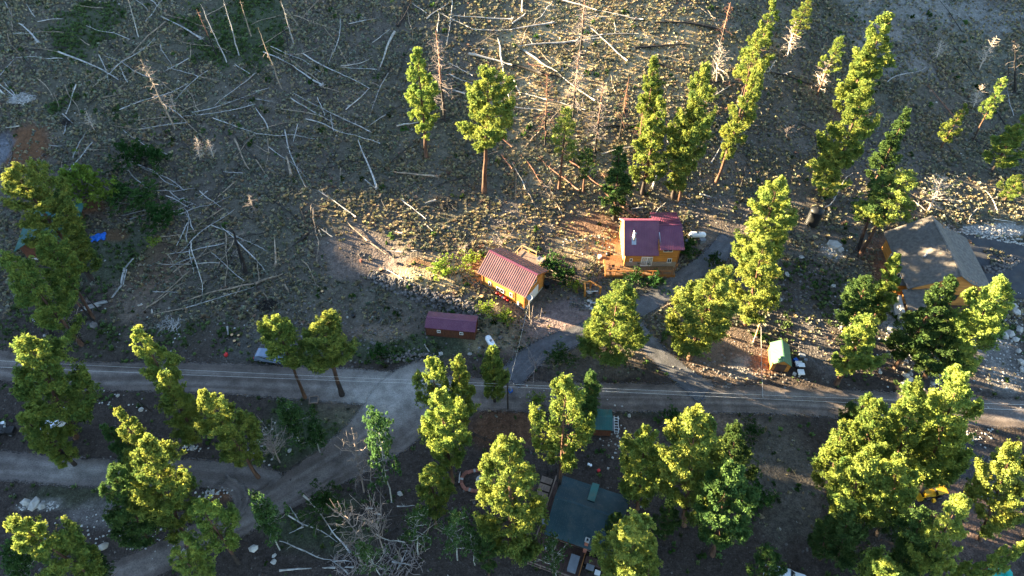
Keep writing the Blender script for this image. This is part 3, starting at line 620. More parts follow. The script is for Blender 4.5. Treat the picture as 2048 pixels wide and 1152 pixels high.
# deciduous and dead trees -------------------------------------------------------------
def tree_mesh(seed, H, R, nl, bend=.35, r0=.12, sub=4, start=.35, mt=None, name='tree_limbs', tw=.025):
    """forking stem with curved limbs and twigs; returns mesh and the twig ends"""
    rs = np.random.RandomState(seed); mb = MB(); E = []
    pts = [Vector((rs.randn() * .03 * H * (i > 0) * .4, rs.randn() * .03 * H * (i > 0) * .4, H * i / 6 - (.2 if i == 0 else 0))) for i in range(7)]
    mb.tube(pts, [r0 * (1 - i / 6) ** .8 + .02 for i in range(7)], 7, cap=False)
    for i in range(nl):
        t = start + (1 - start) * (i + rs.rand()) / nl; z = H * t; a = i * 2.4 + rs.randn() * .4; r = R * (1.25 - t) * rs.uniform(.6, 1.15) + .3
        d = Vector((math.cos(a), math.sin(a), 0)); pp = [Vector((0, 0, z))]
        j = int(t * 6); o = pts[min(j, 6)]; pp[0] = Vector((o.x, o.y, z)); drift = Vector((rs.randn(), rs.randn(), 0)) * bend
        for k in range(1, 5): pp.append(pp[0] + d * r * k / 4 + drift * r * (k / 4) ** 2 + Vector((0, 0, r * bend * (k / 4) ** 1.6 * rs.uniform(.5, 1.6))))
        mb.tube(pp, [r0 * .38 * (1 - k / 4) * (1.2 - t) + tw for k in range(5)], 4, cap=False)
        for k in range(sub):
            f = rs.uniform(.35, 1); b = pp[0].lerp(pp[-1], f) if rs.rand() < .5 else pp[min(4, int(f * 4) + 0)]
            e = b + (d * rs.uniform(.1, .5) + Vector((rs.randn(), rs.randn(), rs.randn() * .6 + .3)) * .35) * r * .6
            m_ = b.lerp(e, .5) + Vector((rs.randn(), rs.randn(), rs.randn())) * .06 * r
            mb.tube([b, m_, e], [tw * .9, tw * .7, tw * .45], 3, cap=False); E.append(e); E.append(m_)
        E.append(pp[-1]); E.append(pp[3])
    return mb.mesh(name, mt, False), E
def leafy(name, E, n, spread, size, mt, seed, nb=9):
    rs = np.random.RandomState(seed); V, T = puff_shape(nb, rs, -.6); P = np.array([tuple(E[rs.randint(len(E))] + Vector(rs.randn(3) * spread)) for i in range(n)])
    c = np.clip(1 + .2 * rs.randn(n)[:, None] * np.ones(3), .5, 1.6)
    return scatter(name, V, T, P, rs.uniform(size * .6, size * 1.3, n), rs.uniform(0, 6.28, n), mt, c)
AS = []
for s, (H, R, n, sp, sz) in enumerate([(10, 3.0, 420, .32, .30), (8, 2.8, 520, .36, .34)]):
    lm, E = tree_mesh(60 + s, H, R, 22, mt=M['aspenbark'], name='aspen_limbs'); AS.append((lm, leafy('aspen_leaves', E, n, sp, sz, M['aspen'], s), H, R))
lm, E = tree_mesh(66, 7, 2.6, 24, mt=M['aspenbark'], name='sparse_limbs', start=.3); SPARSE = (lm, leafy('thin_leaves', E, 520, .28, .22, M['aspen'], 9), 7, 2.6)
DEAD = [tree_mesh(70, 9, 2.1, 44, mt=M['paletwig'], name='dead_limbs', sub=5, start=.2, tw=.02)[0], tree_mesh(71, 7, 2.6, 26, mt=M['twig'], name='curled_limbs', sub=6, bend=.9, start=.3, tw=.03)[0]]
def upright(name, cat, label, tu, tv, bu, bv, wpx, parts, H, R, group=None):
    b, top = stand(tu, tv, bu, bv); L = top - b; rr = random.Random(int(tu * 7 + tv)); dep = (np.array(b + L * .5) - _c) @ _f; w = wpx / FPX * dep
    root = empty(name, b, 0, label, cat, group); q = Vector((0, 0, 1)).rotation_difference(L.normalized())
    root.rotation_euler = (q.to_matrix() @ Matrix.Rotation(rr.uniform(0, 6.28), 3, 'Z')).to_euler(); root.scale = (w / 2 / R, w / 2 / R, L.length / H)
    for n, me in parts: link(n, me, root)
    return root
for (k, tu, tv, bu, bv, w, lb) in [(0, 748, 828, 783, 1003, 70, 'green aspen with a white trunk beside the side road'), (1, 518, 1005, 560, 1100, 62, 'bright green aspen on the outer bank of the side road'), (1, 572, 815, 600, 885, 66, 'fluffy green aspen clump below the square planter frame'), (1, 625, 850, 640, 905, 50, 'second lower green clump beside the fluffy aspen'), (1, 188, 1115, 215, 1165, 55, 'bright green aspen top at the lower edge left of the side road'), (1, 20, 1100, 60, 1180, 60, 'green aspen under the pine in the lower left corner'), (0, 940, 1060, 950, 1130, 50, 'dark green aspen beside the small pine below the planter')]:
    upright('aspen_tree', 'tree', lb, tu, tv, bu, bv, w, [('trunk', AS[k][0]), ('crown', AS[k][1])], AS[k][2], AS[k][3], 'green leafy trees')
for (tu, tv, bu, bv, w, lb) in [(832, 1022, 836, 1108, 62, 'thin-leaved grey tree with a forked stem in the lower glade'), (910, 1035, 915, 1120, 66, 'thin-leaved grey tree right of the forked one in the lower glade'), (1102, 1085, 1112, 1150, 52, 'leafy twig tree growing over the dark deck rail'), (722, 1090, 760, 1150, 50, 'half dead tree with green shoots among the fallen poplars')]:
    upright('sparse_tree', 'tree', lb, tu, tv, bu, bv, w, [('trunk', SPARSE[0]), ('crown', SPARSE[1])], 7, 2.6, 'thin-leaved trees')
SHR = []
for s in range(3):
    lm, E = tree_mesh(80 + s, 2.4, 2.2, 14, mt=M['twig'], name='shrub_stems', start=.05, r0=.06, bend=.6); SHR.append((lm, leafy('shrub_foliage', E, 260, .3, .3, M['bush'], s, 10)))
    c = SHR[-1][1].copy(); c.materials.clear(); c.materials.append(M['willow']); SHR[-1] += (c,)
def shrub(u, v, wpx, hm, green, label, k=0, bare=False):
    b = G(u, v); dep = (np.array(b) - _c) @ _f; w = wpx / FPX * dep; root = empty('shrub', b, random.Random(int(u)).uniform(0, 6), label, 'shrub', 'shrubs'); root.scale = (w / 4.6, w / 4.6, hm / 2.6)
    link('stems', SHR[k % 3][0], root)
    if not bare: link('foliage', SHR[k % 3][1 if green else 2], root)
    return root
for i, (u, v, w, h, g, lb, bare) in enumerate([(180, 395, 84, 4.5, 1, 'large yellow-green shrub beside the teal cabin', 0), (155, 380, 50, 3.5, 1, 'yellow-green shrub left half of the pair by the teal cabin', 0), (215, 410, 40, 3, 1, 'smaller yellow-green shrub at the edge of the log jam', 0), (272, 325, 60, 3.2, 0, 'dull olive shrub above the log jam', 0), (320, 330, 50, 2.6, 0, 'dark green willow right of the olive shrub', 0), (300, 415, 80, 3, 0, 'dark willow thicket half covering the log jam', 0), (330, 450, 60, 3, 0, 'lower dark willow at the edge of the log jam', 0), (250, 400, 60, 2.5, 0, 'dark willow between the yellow shrub and log jam', 0), (311, 490, 24, 1.2, 1, 'tiny bright shrub on the lawn edge', 0),
   (885, 545, 46, 1.6, 1, 'round tawny bush on the sunny grass above the rock wall', 0), (1000, 492, 50, 1.8, 1, 'pale pink leafless bush at the garage roof corner', 1), (1062, 655, 56, 2.2, 1, 'pinkish leafless bush at the foot of the dish pole', 1), (1040, 660, 36, 1.6, 1, 'second smaller leafless bush by the dish pole', 1), (1150, 580, 26, 1.6, 1, 'small bright green shrub by the log arbour', 0), (1100, 540, 50, 2, 0, 'dark thicket in the shade behind the garage', 0), (1130, 560, 40, 2, 0, 'second dark thicket nearer the log arbour', 0), (1070, 735, 60, 1.8, 0, 'tangled bush between driveway and gravel road', 1), (1120, 720, 50, 1.6, 0, 'grey-green bush along the driveway verge', 0), (1370, 505, 44, 1.8, 0, 'dark green bush below the white propane tank', 0), (1310, 570, 44, 1.6, 0, 'dark bush at the front of the orange deck', 0), (1270, 565, 40, 1.6, 0, 'dark shrub left of the deck bush', 0), (1425, 530, 28, 1.8, 0, 'small green sapling at the driveway bend', 0), (1570, 270, 32, 1.5, 1, 'bare pale grey bush on the dark slope', 1), (940, 530, 40, 1.5, 1, 'yellow-lit bush left of the garage roof', 0), (925, 505, 40, 1.5, 1, 'tan bush above the yellow-lit one', 1), (645, 5, 40, 1.6, 1, 'bare grey bush at the upper edge', 1), (1075, 808, 34, 1.2, 1, 'sunlit shrub right of the black utility pole', 0), (760, 715, 40, 1.8, 0, 'dark shrub at the left end of the lower stone wall', 0), (545, 905, 70, 3, 1, 'pale grey leafless shrub below the gravel road', 1), (1500, 870, 40, 1.5, 0, 'dark shrub on the bank right of the pine clump', 0), (1345, 840, 44, 1.0, 0, 'low grey juniper on the road bank', 0), (905, 640, 30, 1.2, 0, 'green shrub behind the maroon-roofed shed', 0), (975, 625, 36, 1.2, 1, 'yellow-green shrub in front of the garage', 0), (1010, 640, 34, 1.2, 1, 'bright shrub below the garage windows', 0), (90, 760, 60, 2.4, 0, 'dark thicket between the left pine and the road', 0), (650, 1020, 70, 2.6, 0, 'dark green thicket beside the fallen poplar', 0), (1510, 1000, 60, 2, 0, 'dark low thicket on the right bank of the clump', 0)]):
    shrub(u, v, w, h, g, lb, i, bare)
for (k, tu, tv, bu, bv, w, lb, H, R) in [(0, 1884, 80, 1873, 117, 30, 'small fluffy pale dead tree on the bare slope', 9, 2.1), (0, 1993, 76, 1958, 139, 34, 'pale dead tree right of the fluffy one', 9, 2.1), (0, 1884, 352, 1856, 422, 60, 'sunlit bare pale tree above the paved driveway', 9, 2.1), (0, 172, 222, 190, 262, 24, 'little pale dead tree in the shaded meadow', 9, 2.1), (1, 706, 880, 728, 985, 74, 'pale pink leafless tree leaning over the side road', 7, 2.6), (1, 745, 880, 740, 980, 44, 'smaller leafless tree behind the pink one', 7, 2.6), (1, 680, 1022, 748, 1112, 66, 'curly leafless grey tree in the lower glade', 7, 2.6), (1, 742, 1018, 768, 1105, 62, 'second curly leafless tree, right of the first', 7, 2.6), (1, 535, 868, 560, 925, 60, 'pale twiggy tree below the gravel road', 7, 2.6), (0, 392, 275, 400, 320, 26, 'small pale twiggy dead sapling in the meadow', 9, 2.1), (0, 415, 280, 428, 318, 24, 'second twiggy dead sapling right of it', 9, 2.1), (0, 1440, 85, 1432, 165, 46, 'grey brushy dead tree on the sunny slope', 9, 2.1), (0, 338, 185, 352, 222, 16, 'tiny grey twig tree beside the tall leaning snag', 9, 2.1), (0, 1592, 40, 1574, 115, 42, 'grey dead crown below the pine at the upper edge', 9, 2.1), (0, 1660, 120, 1636, 190, 38, 'tangled grey dead crown under the small green-tipped pine', 9, 2.1), (0, 1748, -20, 1738, 10, 30, 'white dead treetop at the upper edge', 9, 2.1), (0, 1965, 170, 1945, 218, 30, 'grey dead tree beside the short bright pine', 9, 2.1)]:
    me = DEAD[k]
    upright('bare_tree', 'dead tree', lb, tu, tv, bu, bv, w, [('trunk', me)], H, R, 'leafless trees')

# standing dead trunks -------------------------------------------------------------
BR = {}
def snag_branches(seed, dens, mt):
    key = (seed % 3, dens, mt.name)
    if key in BR: return BR[key]
    rs = np.random.RandomState(seed % 3 + 5); mb = MB()
    for i in range(dens):
        t = rs.uniform(.22, .98); a = rs.uniform(0, 6.28); r = (.25 + 1.7 * (1 - t) ** .6 * rs.uniform(.4, 1)) ; d = Vector((math.cos(a), math.sin(a), 0)); p0 = Vector((0, 0, 15 * t)); side = Vector((-d.y, d.x, 0)) * rs.randn() * .3
        p1 = p0 + d * r * .5 + Vector((0, 0, .05 * r)); p2 = p0 + d * r + side * r + Vector((0, 0, rs.uniform(-.45, .3) * r))
        mb.tube([p0, p1, p2], [.03, .024, .012], 3, cap=False)
        for k in range(2):
            e = p1.lerp(p2, rs.rand()); mb.tube([e, e + Vector(rs.randn(3) * .28)], [.013, .008], 3, cap=False)
    BR[key] = mb.mesh('dead_branches', mt); return BR[key]
def snag(tu, tv, bu, bv, r, mt, dens, label, brm=None, i=0):
    b, top = stand(tu, tv, bu, bv); L = top - b; rs = np.random.RandomState(i + 3)
    root = empty('dead_trunk', b, 0, label, 'dead tree', 'standing dead trees'); q = Vector((0, 0, 1)).rotation_difference(L.normalized()); root.rotation_euler = q.to_euler()
    mb = MB(); h = L.length; n = 9; pts = [(rs.randn() * .035 * h / 9 * (0 < k < n), rs.randn() * .035 * h / 9 * (0 < k < n), h * k / n - (.3 if k == 0 else 0)) for k in range(n + 1)]
    mb.tube(pts, [r * (1.15 - .85 * k / n) for k in range(n + 1)], 7)
    for k in range(6):
        z = h * rs.uniform(.3, .95); a = rs.uniform(0, 6.28); l = rs.uniform(.3, .9); mb.tube([(0, 0, z), (math.cos(a) * l, math.sin(a) * l, z + .1)], [r * .3, .015], 4, cap=False)
    mats = [mt, M['char']]
    if mt is M['redwood']:
        for j in range(len(mb.m)):
            if j < 7 * 4: mb.m[j] = 1
    mb.build('trunk', mats, root, True)
    if dens:
        br = link('branches', snag_branches(i, dens, brm or M['twig']), root); br['kind'] = 'stuff'; q_ = 1.9 if dens >= 44 else 1.3; br.scale = (q_, q_, h / 15)
SN = [(282, 118, 350, 257, .17, 'tanwood', 46, 'tall leaning pale snag with a twiggy top in the shaded meadow'), (393, 18, 434, 112, .13, 'redwood', 4, 'brown slender snag beside a grey one near the upper edge'), (401, 8, 453, 124, .11, 'silver', 4, 'grey slender snag right of the brown one'), (447, 0, 478, 110, .12, 'silver', 3, 'wavy white snag over the dark green patch'), (480, 0, 502, 72, .13, 'tanwood', 2, 'straight pale snag right of the wavy white one'), (516, 55, 563, 176, .13, 'tanwood', 6, 'tan snag standing alone above the crossed logs'), (562, 2, 588, 88, .13, 'silver', 4, 'white snag near the upper edge in the green patch'), (257, 0, 277, 74, .10, 'silver', 2, 'broken white birch snag at the upper edge'), (466, 462, 492, 545, .38, 'char', 6, 'thick charred black stump trunk in the meadow'), (872, 62, 890, 243, .24, 'redwood', 120, 'red-barked dead tree with grey twigs beside the leftmost living pine'),
      (1172, -30, 1160, 112, .27, 'redwood', 90, 'thick dark snag on the sunlit upper slope'), (1158, 100, 1146, 236, .19, 'redwood', 80, 'brown snag below the thick dark one'), (1095, 146, 1090, 291, .16, 'redwood', 44, 'straight thin snag left of the sunlit group'), (1207, 165, 1190, 306, .17, 'redwood', 70, 'twiggy snag in the middle of the sunlit group'), (1258, 152, 1239, 275, .15, 'redwood', 30, 'slanting thin snag at the right of the sunlit group'), (1461, 5, 1440, 94, .22, 'redwood', 40, 'dark snag on the upper right of the sunny slope'), (1285, 225, 1278, 300, .15, 'redwood', 14, 'short red snag beside the slender lit pines'), (1512, 110, 1483, 190, .2, 'redwood', 50, 'reddish twiggy snag between the tall slanting pines'), (2030, 80, 2030, 185, .22, 'char', 20, 'black burnt snag near the right edge'), (2016, 110, 2017, 152, .12, 'char', 5, 'thin black burnt snag left of the bigger one'), (1104, 330, 1101, 400, .12, 'char', 6, 'dark short snag above the garage'), (1506, 395, 1512, 405, .1, 'char', 0, 'low burnt stump by the driveway end'),
      (127, 577, 186, 640, .16, 'redwood', 6, 'bare reddish trunk leaning beside the log border'), (160, 575, 198, 622, .12, 'char', 4, 'thin dark trunk standing over the log border'), (117, 590, 147, 637, .18, 'char', 5, 'burnt trunk left of the bare reddish one'), (80, 635, 103, 668, .2, 'char', 5, 'stout burnt trunk near the left wire ring'), (127, 630, 166, 684, .12, 'char', 30, 'twiggy burnt trunk above the road bank'), (88, 630, 101, 650, .1, 'char', 3, 'short burnt trunk above the stout one'), (497, 392, 513, 430, .08, 'tanwood', 20, 'little pale snag right of the log jam'), (268, 795, 304, 824, .1, 'char', 0, 'thin black dead trunk on the bank under the road'), (1240, 205, 1238, 270, .1, 'redwood', 16, 'thin twiggy snag behind the slanting one') if False else (1033, 340, 1031, 400, .09, 'tanwood', 8, 'thin pale snag between big pine and garage')]
for i, (tu, tv, bu, bv, r, m_, dn, lb) in enumerate(SN): snag(tu, tv, bu, bv, r, M[m_], dn, lb, M['twig'] if m_ != 'redwood' or dn > 60 else M['redwood'], i)

# fallen logs -------------------------------------------------------------
def tile(ox, oy, s, L): return [(ox + a / s, oy + b / s, ox + c / s, oy + d / s, w / s * 3, t) for (a, b, c, d, w, t) in L]
LOGS = tile(0, 0, 3, [(118, 148, 235, 262, 7, 'g'), (230, 137, 385, 122, 4, 'g'), (75, 45, 78, 190, 4, 't'), (70, 190, 75, 310, 3, 'd'), (20, 188, 385, 200, 3, 't'), (35, 20, 70, 95, 4, 'g'), (160, 30, 215, 110, 4, 'g'), (355, 320, 715, 487, 7, 'g'), (100, 352, 378, 357, 3, 'g'), (0, 462, 90, 360, 4, 'g'), (230, 300, 295, 405, 4, 'd'), (225, 472, 325, 600, 4, 't'), (325, 560, 357, 647, 3, 't'), (460, 515, 430, 610, 6, 'g'), (430, 610, 400, 690, 5, 'g'), (380, 690, 440, 745, 5, 'g'), (405, 740, 385, 812, 5, 'g'), (1000, 137, 670, 425, 6, 't'), (935, 230, 660, 450, 3, 'g'), (660, 445, 560, 530, 3, 't'), (968, 107, 1215, 243, 7, 'g'), (1215, 243, 1380, 335, 5, 'd'), (520, 160, 780, 243, 3, 'g'), (990, 90, 1310, 205, 3, 't'), (810, 0, 890, 70, 3, 'g'), (900, 0, 975, 65, 3, 'g'), (985, 0, 875, 135, 3, 'g'), (595, 335, 655, 500, 3, 'g'), (630, 345, 900, 470, 3, 'g'), (825, 430, 690, 570, 3, 't'), (480, 238, 540, 278, 5, 't'), (615, 593, 740, 568, 4, 't'), (720, 405, 770, 500, 3, 'g'), (965, 275, 1035, 410, 3, 'g'), (1020, 412, 1195, 468, 3, 'g'), (1250, 430, 1050, 610, 4, 'g'), (1135, 505, 720, 665, 4, 'g'), (1535, 445, 1290, 640, 4, 'g'), (1535, 565, 1155, 683, 4, 'g'), (1535, 632, 1100, 705, 4, 'g'), (1215, 710, 820, 728, 4, 't'), (1130, 742, 840, 782, 3, 'g'), (965, 615, 1105, 718, 4, 'g'), (1105, 718, 1240, 860, 3, 't'), (1135, 520, 1200, 675, 4, 't'), (1280, 715, 1535, 805, 4, 'g'), (1290, 745, 1390, 850, 3, 'd'), (1410, 845, 1500, 1025, 7, 't'), (1400, 780, 1535, 970, 4, 'd'), (1525, 820, 1410, 960, 3, 't'), (740, 785, 1020, 940, 3, 'g'), (515, 905, 645, 905, 5, 't'), (765, 955, 1110, 1150, 4, 'g'), (820, 985, 1100, 1145, 3, 'g'), (765, 1000, 900, 1145, 4, 'g'), (870, 1145, 1180, 1135, 3, 'g'), (520, 795, 440, 960, 5, 'g'), (560, 860, 370, 1085, 4, 'g'), (385, 950, 385, 1125, 4, 't'), (300, 880, 375, 880, 4, 'g'), (40, 775, 120, 762, 6, 'p'), (1195, 465, 1320, 490, 3, 't'), (1410, 390, 1500, 450, 3, 'g'), (1380, 585, 1535, 600, 3, 'd'), (0, 505, 100, 605, 5, 'g'), (0, 545, 35, 575, 7, 'p'), (30, 500, 105, 610, 4, 'g')]) \
 + tile(512, 0, 3, [(45, 318, 225, 403, 6, 'g'), (225, 403, 405, 525, 7, 'g'), (90, 285, 390, 440, 4, 'g'), (90, 300, 380, 495, 3, 't'), (285, 330, 685, 540, 6, 'g'), (395, 290, 240, 335, 4, 't'), (160, 180, 230, 435, 5, 'd'), (150, 30, 255, 165, 3, 't'), (380, 5, 275, 120, 5, 't'), (510, 120, 492, 255, 4, 'g'), (492, 255, 435, 390, 4, 'g'), (805, 183, 700, 262, 4, 'p'), (510, 400, 700, 350, 4, 'p'), (940, 0, 850, 170, 7, 'd'), (835, 200, 745, 415, 9, 'p'), (895, 30, 855, 170, 5, 'd'), (910, 80, 938, 255, 3, 't'), (930, 20, 1025, 85, 3, 'g'), (1025, 120, 1180, 5, 5, 'p'), (1095, 80, 1290, 175, 5, 'p'), (1178, 10, 1145, 280, 4, 'p'), (1097, 85, 1090, 200, 5, 'p'), (1290, 180, 1536, 185, 5, 'p'), (1180, 100, 1536, 125, 6, 'p'), (1295, 290, 1536, 145, 5, 't'), (1305, 297, 1370, 303, 4, 'g'), (1275, 335, 1536, 400, 10, 'p'), (1450, 235, 1480, 400, 7, 'p'), (1480, 400, 1525, 625, 6, 'p'), (1150, 380, 1300, 460, 3, 'g'), (1160, 450, 1300, 505, 3, 'g'), (1180, 550, 1255, 570, 8, 'p'), (845, 765, 975, 742, 7, 'p'), (975, 742, 1190, 705, 6, 'd'), (815, 400, 680, 530, 4, 'd'), (680, 535, 540, 665, 5, 'g'), (795, 445, 685, 705, 4, 'g'), (225, 565, 690, 800, 5, 'g'), (210, 595, 470, 750, 5, 'g'), (155, 663, 400, 710, 5, 't'), (370, 590, 415, 705, 4, 'g'), (450, 690, 470, 795, 3, 'g'), (300, 722, 600, 820, 6, 'g'), (600, 820, 745, 867, 4, 'g'), (400, 530, 485, 640, 4, 'd'), (0, 655, 75, 778, 6, 'g'), (0, 602, 105, 615, 4, 'g'), (80, 533, 0, 560, 4, 'g'), (0, 810, 355, 840, 4, 'g'), (280, 740, 0, 785, 4, 't'), (175, 785, 300, 1130, 6, 'g'), (185, 945, 215, 1060, 10, 't'), (0, 965, 80, 1080, 6, 't'), (500, 870, 385, 1085, 5, 'd'), (510, 1015, 505, 1120, 4, 't'), (615, 848, 725, 1140, 7, 'g'), (655, 1085, 730, 1140, 4, 'g'), (830, 1040, 1090, 1070, 8, 't'), (780, 695, 670, 770, 4, 'g'), (895, 625, 780, 695, 4, 'd'), (1270, 1070, 1080, 1120, 5, 'd'), (970, 840, 810, 980, 4, 'd'), (1420, 765, 1536, 890, 8, 'r'), (1470, 930, 1536, 1020, 6, 'r')]) \
 + tile(1024, 0, 3, [(270, 0, 505, 70, 8, 'p'), (505, 70, 785, 125, 6, 'p'), (490, 105, 700, 100, 4, 'g'), (60, 0, 62, 80, 7, 'p'), (0, 150, 80, 90, 7, 'p'), (0, 182, 250, 145, 7, 'g'), (245, 0, 130, 155, 4, 'g'), (40, 288, 390, 255, 8, 'g'), (390, 255, 530, 235, 5, 'g'), (390, 240, 540, 215, 5, 'p'), (540, 215, 760, 208, 5, 'g'), (450, 160, 690, 372, 6, 'p'), (70, 310, 270, 440, 8, 'p'), (270, 440, 495, 610, 6, 'p'), (85, 215, 235, 385, 4, 't'), (0, 400, 180, 455, 12, 'd'), (180, 455, 300, 470, 8, 'd'), (80, 390, 190, 410, 6, 'r'), (0, 460, 50, 580, 6, 'p'), (55, 565, 210, 605, 6, 'p'), (260, 615, 440, 665, 4, 'p'), (0, 630, 165, 640, 4, 'd'), (0, 645, 180, 670, 4, 'g'), (850, 148, 1250, 190, 9, 'd'), (735, 298, 1060, 275, 9, 'd'), (615, 130, 617, 205, 4, 'p'), (450, 710, 625, 720, 4, 'p'), (395, 790, 765, 755, 8, 'd'), (880, 395, 1075, 450, 8, 'd'), (1100, 35, 1220, 120, 3, 't'), (85, 965, 205, 1148, 5, 'r'), (0, 985, 80, 1145, 5, 'p'), (325, 960, 575, 1150, 7, 'r'), (150, 935, 400, 1150, 6, 'r'), (540, 1050, 600, 1135, 5, 'r'), (75, 895, 160, 800, 5, 't'), (160, 790, 290, 660, 4, 't'), (980, 820, 840, 1135, 7, 'p'), (925, 840, 965, 950, 4, 'p'), (1245, 655, 1340, 665, 4, 'r'), (1270, 510, 1340, 525, 4, 'r'), (370, 480, 550, 510, 5, 'd'), (500, 0, 690, 10, 5, 'r')]) \
 + tile(1536, 0, 3, [(1020, 0, 1160, 200, 4, 'd'), (1110, 285, 1270, 495, 4, 'd'), (1290, 540, 1440, 790, 6, 'd'), (10, 440, 290, 535, 7, 'd'), (170, 665, 330, 672, 4, 'd'), (180, 740, 310, 810, 5, 'd'), (1430, 530, 1470, 700, 3, 'g'), (1240, 850, 1370, 910, 6, 'd'), (0, 440, 45, 370, 4, 'p'), (75, 460, 145, 425, 3, 'p'), (950, 515, 1105, 700, 6, 'r'), (860, 340, 1010, 470, 3, 'd') if False else (870, 1210, 940, 1270, 4, 'p'), (1300, 1150, 1370, 1270, 3, 'p'), (1350, 1320, 1480, 1345, 4, 'p'), (1195, 1340, 1250, 1260, 3, 'g')]) \
 + tile(0, 384, 3, [(1020, 0, 1180, 85, 4, 'g'), (1110, 105, 1165, 235, 5, 'g'), (1360, 95, 1160, 235, 6, 't'), (1410, 110, 1165, 285, 5, 'g'), (1165, 285, 1080, 370, 5, 'g'), (1115, 130, 1125, 310, 5, 'g'), (1150, 310, 1215, 630, 6, 'p'), (1390, 30, 1070, 145, 4, 'g'), (1270, 205, 1535, 325, 5, 'g'), (1330, 215, 1535, 410, 6, 'g'), (1355, 250, 1355, 575, 6, 't'), (1430, 285, 1040, 490, 6, 't'), (1350, 315, 1005, 382, 5, 'g'), (940, 432, 1320, 433, 5, 'p'), (1005, 380, 1120, 530, 4, 't'), (1265, 365, 1470, 540, 5, 'g'), (1140, 480, 850, 735, 6, 't'), (1120, 545, 880, 700, 6, 't'), (1530, 560, 1100, 665, 7, 't'), (1530, 575, 1120, 700, 5, 'g'), (1120, 700, 920, 745, 5, 't'), (1050, 40, 1035, 100, 4, 'g'), (1000, 30, 1160, 110, 4, 'g'), (730, 150, 880, 115, 4, 'g'), (780, 170, 920, 130, 4, 'g'), (1060, 330, 1130, 190, 4, 'g'), (1140, 350, 1165, 500, 4, 'g'), (1350, 470, 1240, 560, 3, 'd'), (920, 605, 1080, 608, 3, 'g'), (975, 90, 1110, 40, 4, 'g'), (1200, 0, 1330, 100, 4, 'g'), (1190, 40, 1250, 0, 4, 'g'), (1035, 130, 1165, 75, 4, 'g'), (1020, 460, 1160, 400, 4, 'g'), (300, 775, 385, 768, 5, 't'), (480, 690, 475, 800, 4, 't'), (630, 640, 690, 600, 5, 'p') if False else (835, 690, 860, 684, 8, 'p'), (915, 710, 918, 735, 8, 'p'), (1368, 815, 1372, 865, 7, 'g')]) \
 + tile(512, 384, 3, [(50, 0, 260, 220, 5, 'd'), (270, 100, 325, 265, 6, 'd'), (375, 0, 600, 157, 6, 'g'), (315, 262, 222, 335, 11, 'd'), (545, 178, 670, 300, 6, 't'), (670, 300, 780, 380, 6, 't'), (780, 355, 875, 368, 5, 'g'), (0, 325, 70, 360, 5, 'g'), (0, 410, 60, 488, 4, 'g'), (0, 560, 165, 498, 10, 't'), (115, 285, 123, 450, 8, 't'), (345, 100, 365, 270, 4, 't'), (335, 80, 330, 130, 4, 't'), (365, 270, 370, 430, 4, 't'), (370, 210, 460, 275, 5, 'p'), (870, 50, 1020, 170, 6, 'g'), (1015, 195, 1060, 240, 4, 'g'), (735, 0, 775, 100, 5, 'd'), (1015, 75, 1080, 55, 7, 'p'), (770, 462, 880, 528, 5, 'p'), (835, 248, 880, 255, 8, 'p'), (175, 565, 200, 610, 8, 't'), (930, 358, 965, 360, 3, 'g'), (380, 235, 395, 270, 5, 'g'), (1010, 920, 1040, 965, 3, 'p'), (740, 20, 760, 60, 4, 't')]) \
 + tile(1024, 384, 3, [(1110, 575, 960, 670, 5, 't'), (960, 670, 830, 755, 5, 't'), (540, 0, 740, 155, 7, 'r'), (640, 30, 720, 160, 5, 'r'), (920, 70, 820, 160, 5, 'p'), (860, 100, 815, 150, 4, 't'), (715, 108, 785, 100, 7, 'p'), (90, 5, 155, 110, 4, 't'), (200, 0, 300, 140, 4, 't'), (1125, 22, 1195, 40, 7, 'p'), (500, 0, 600, 70, 5, 'r')]) \
 + tile(560, 980, 5.12, [(240, 60, 500, 370, 12, 'p'), (500, 370, 720, 650, 12, 'g'), (75, 260, 590, 540, 10, 'g'), (105, 175, 190, 320, 7, 'g'), (190, 320, 245, 375, 6, 'g'), (0, 530, 200, 610, 10, 'g'), (200, 610, 520, 720, 10, 'g'), (520, 720, 700, 860, 10, 'g'), (0, 835, 330, 810, 14, 'g'), (440, 805, 570, 805, 14, 'g'), (550, 740, 730, 740, 8, 'g'), (670, 800, 760, 797, 14, 'g'), (990, 460, 1150, 530, 8, 'p'), (1150, 530, 1280, 545, 7, 'p'), (1440, 520, 1385, 690, 10, 't'), (1460, 500, 1490, 640, 9, 't'), (1200, 175, 1380, 165, 8, 'g'), (800, 640, 850, 780, 22, 't'), (700, 250, 1300, 262, 12, 'd'), (100, 450, 245, 385, 7, 'g'), (1205, 630, 1225, 830, 7, 't'), (1225, 610, 1250, 730, 6, 't'), (1150, 740, 1320, 775, 6, 'g'), (1570, 395, 1670, 440, 6, 't'), (880, 200, 960, 196, 12, 'g'), (900, 880, 950, 740, 8, 't'), (970, 255, 1040, 262, 14, 'g')]) \
 + [(1195, 1285, 1200, 1290, 1, 'x')][:0] + [(921, 945, 918, 967, 5, 'g'), (940, 1003, 953, 1000, 6, 't'), (655, 880, 690, 905, 3, 'g')][:2]
_r = np.random.RandomState(21)
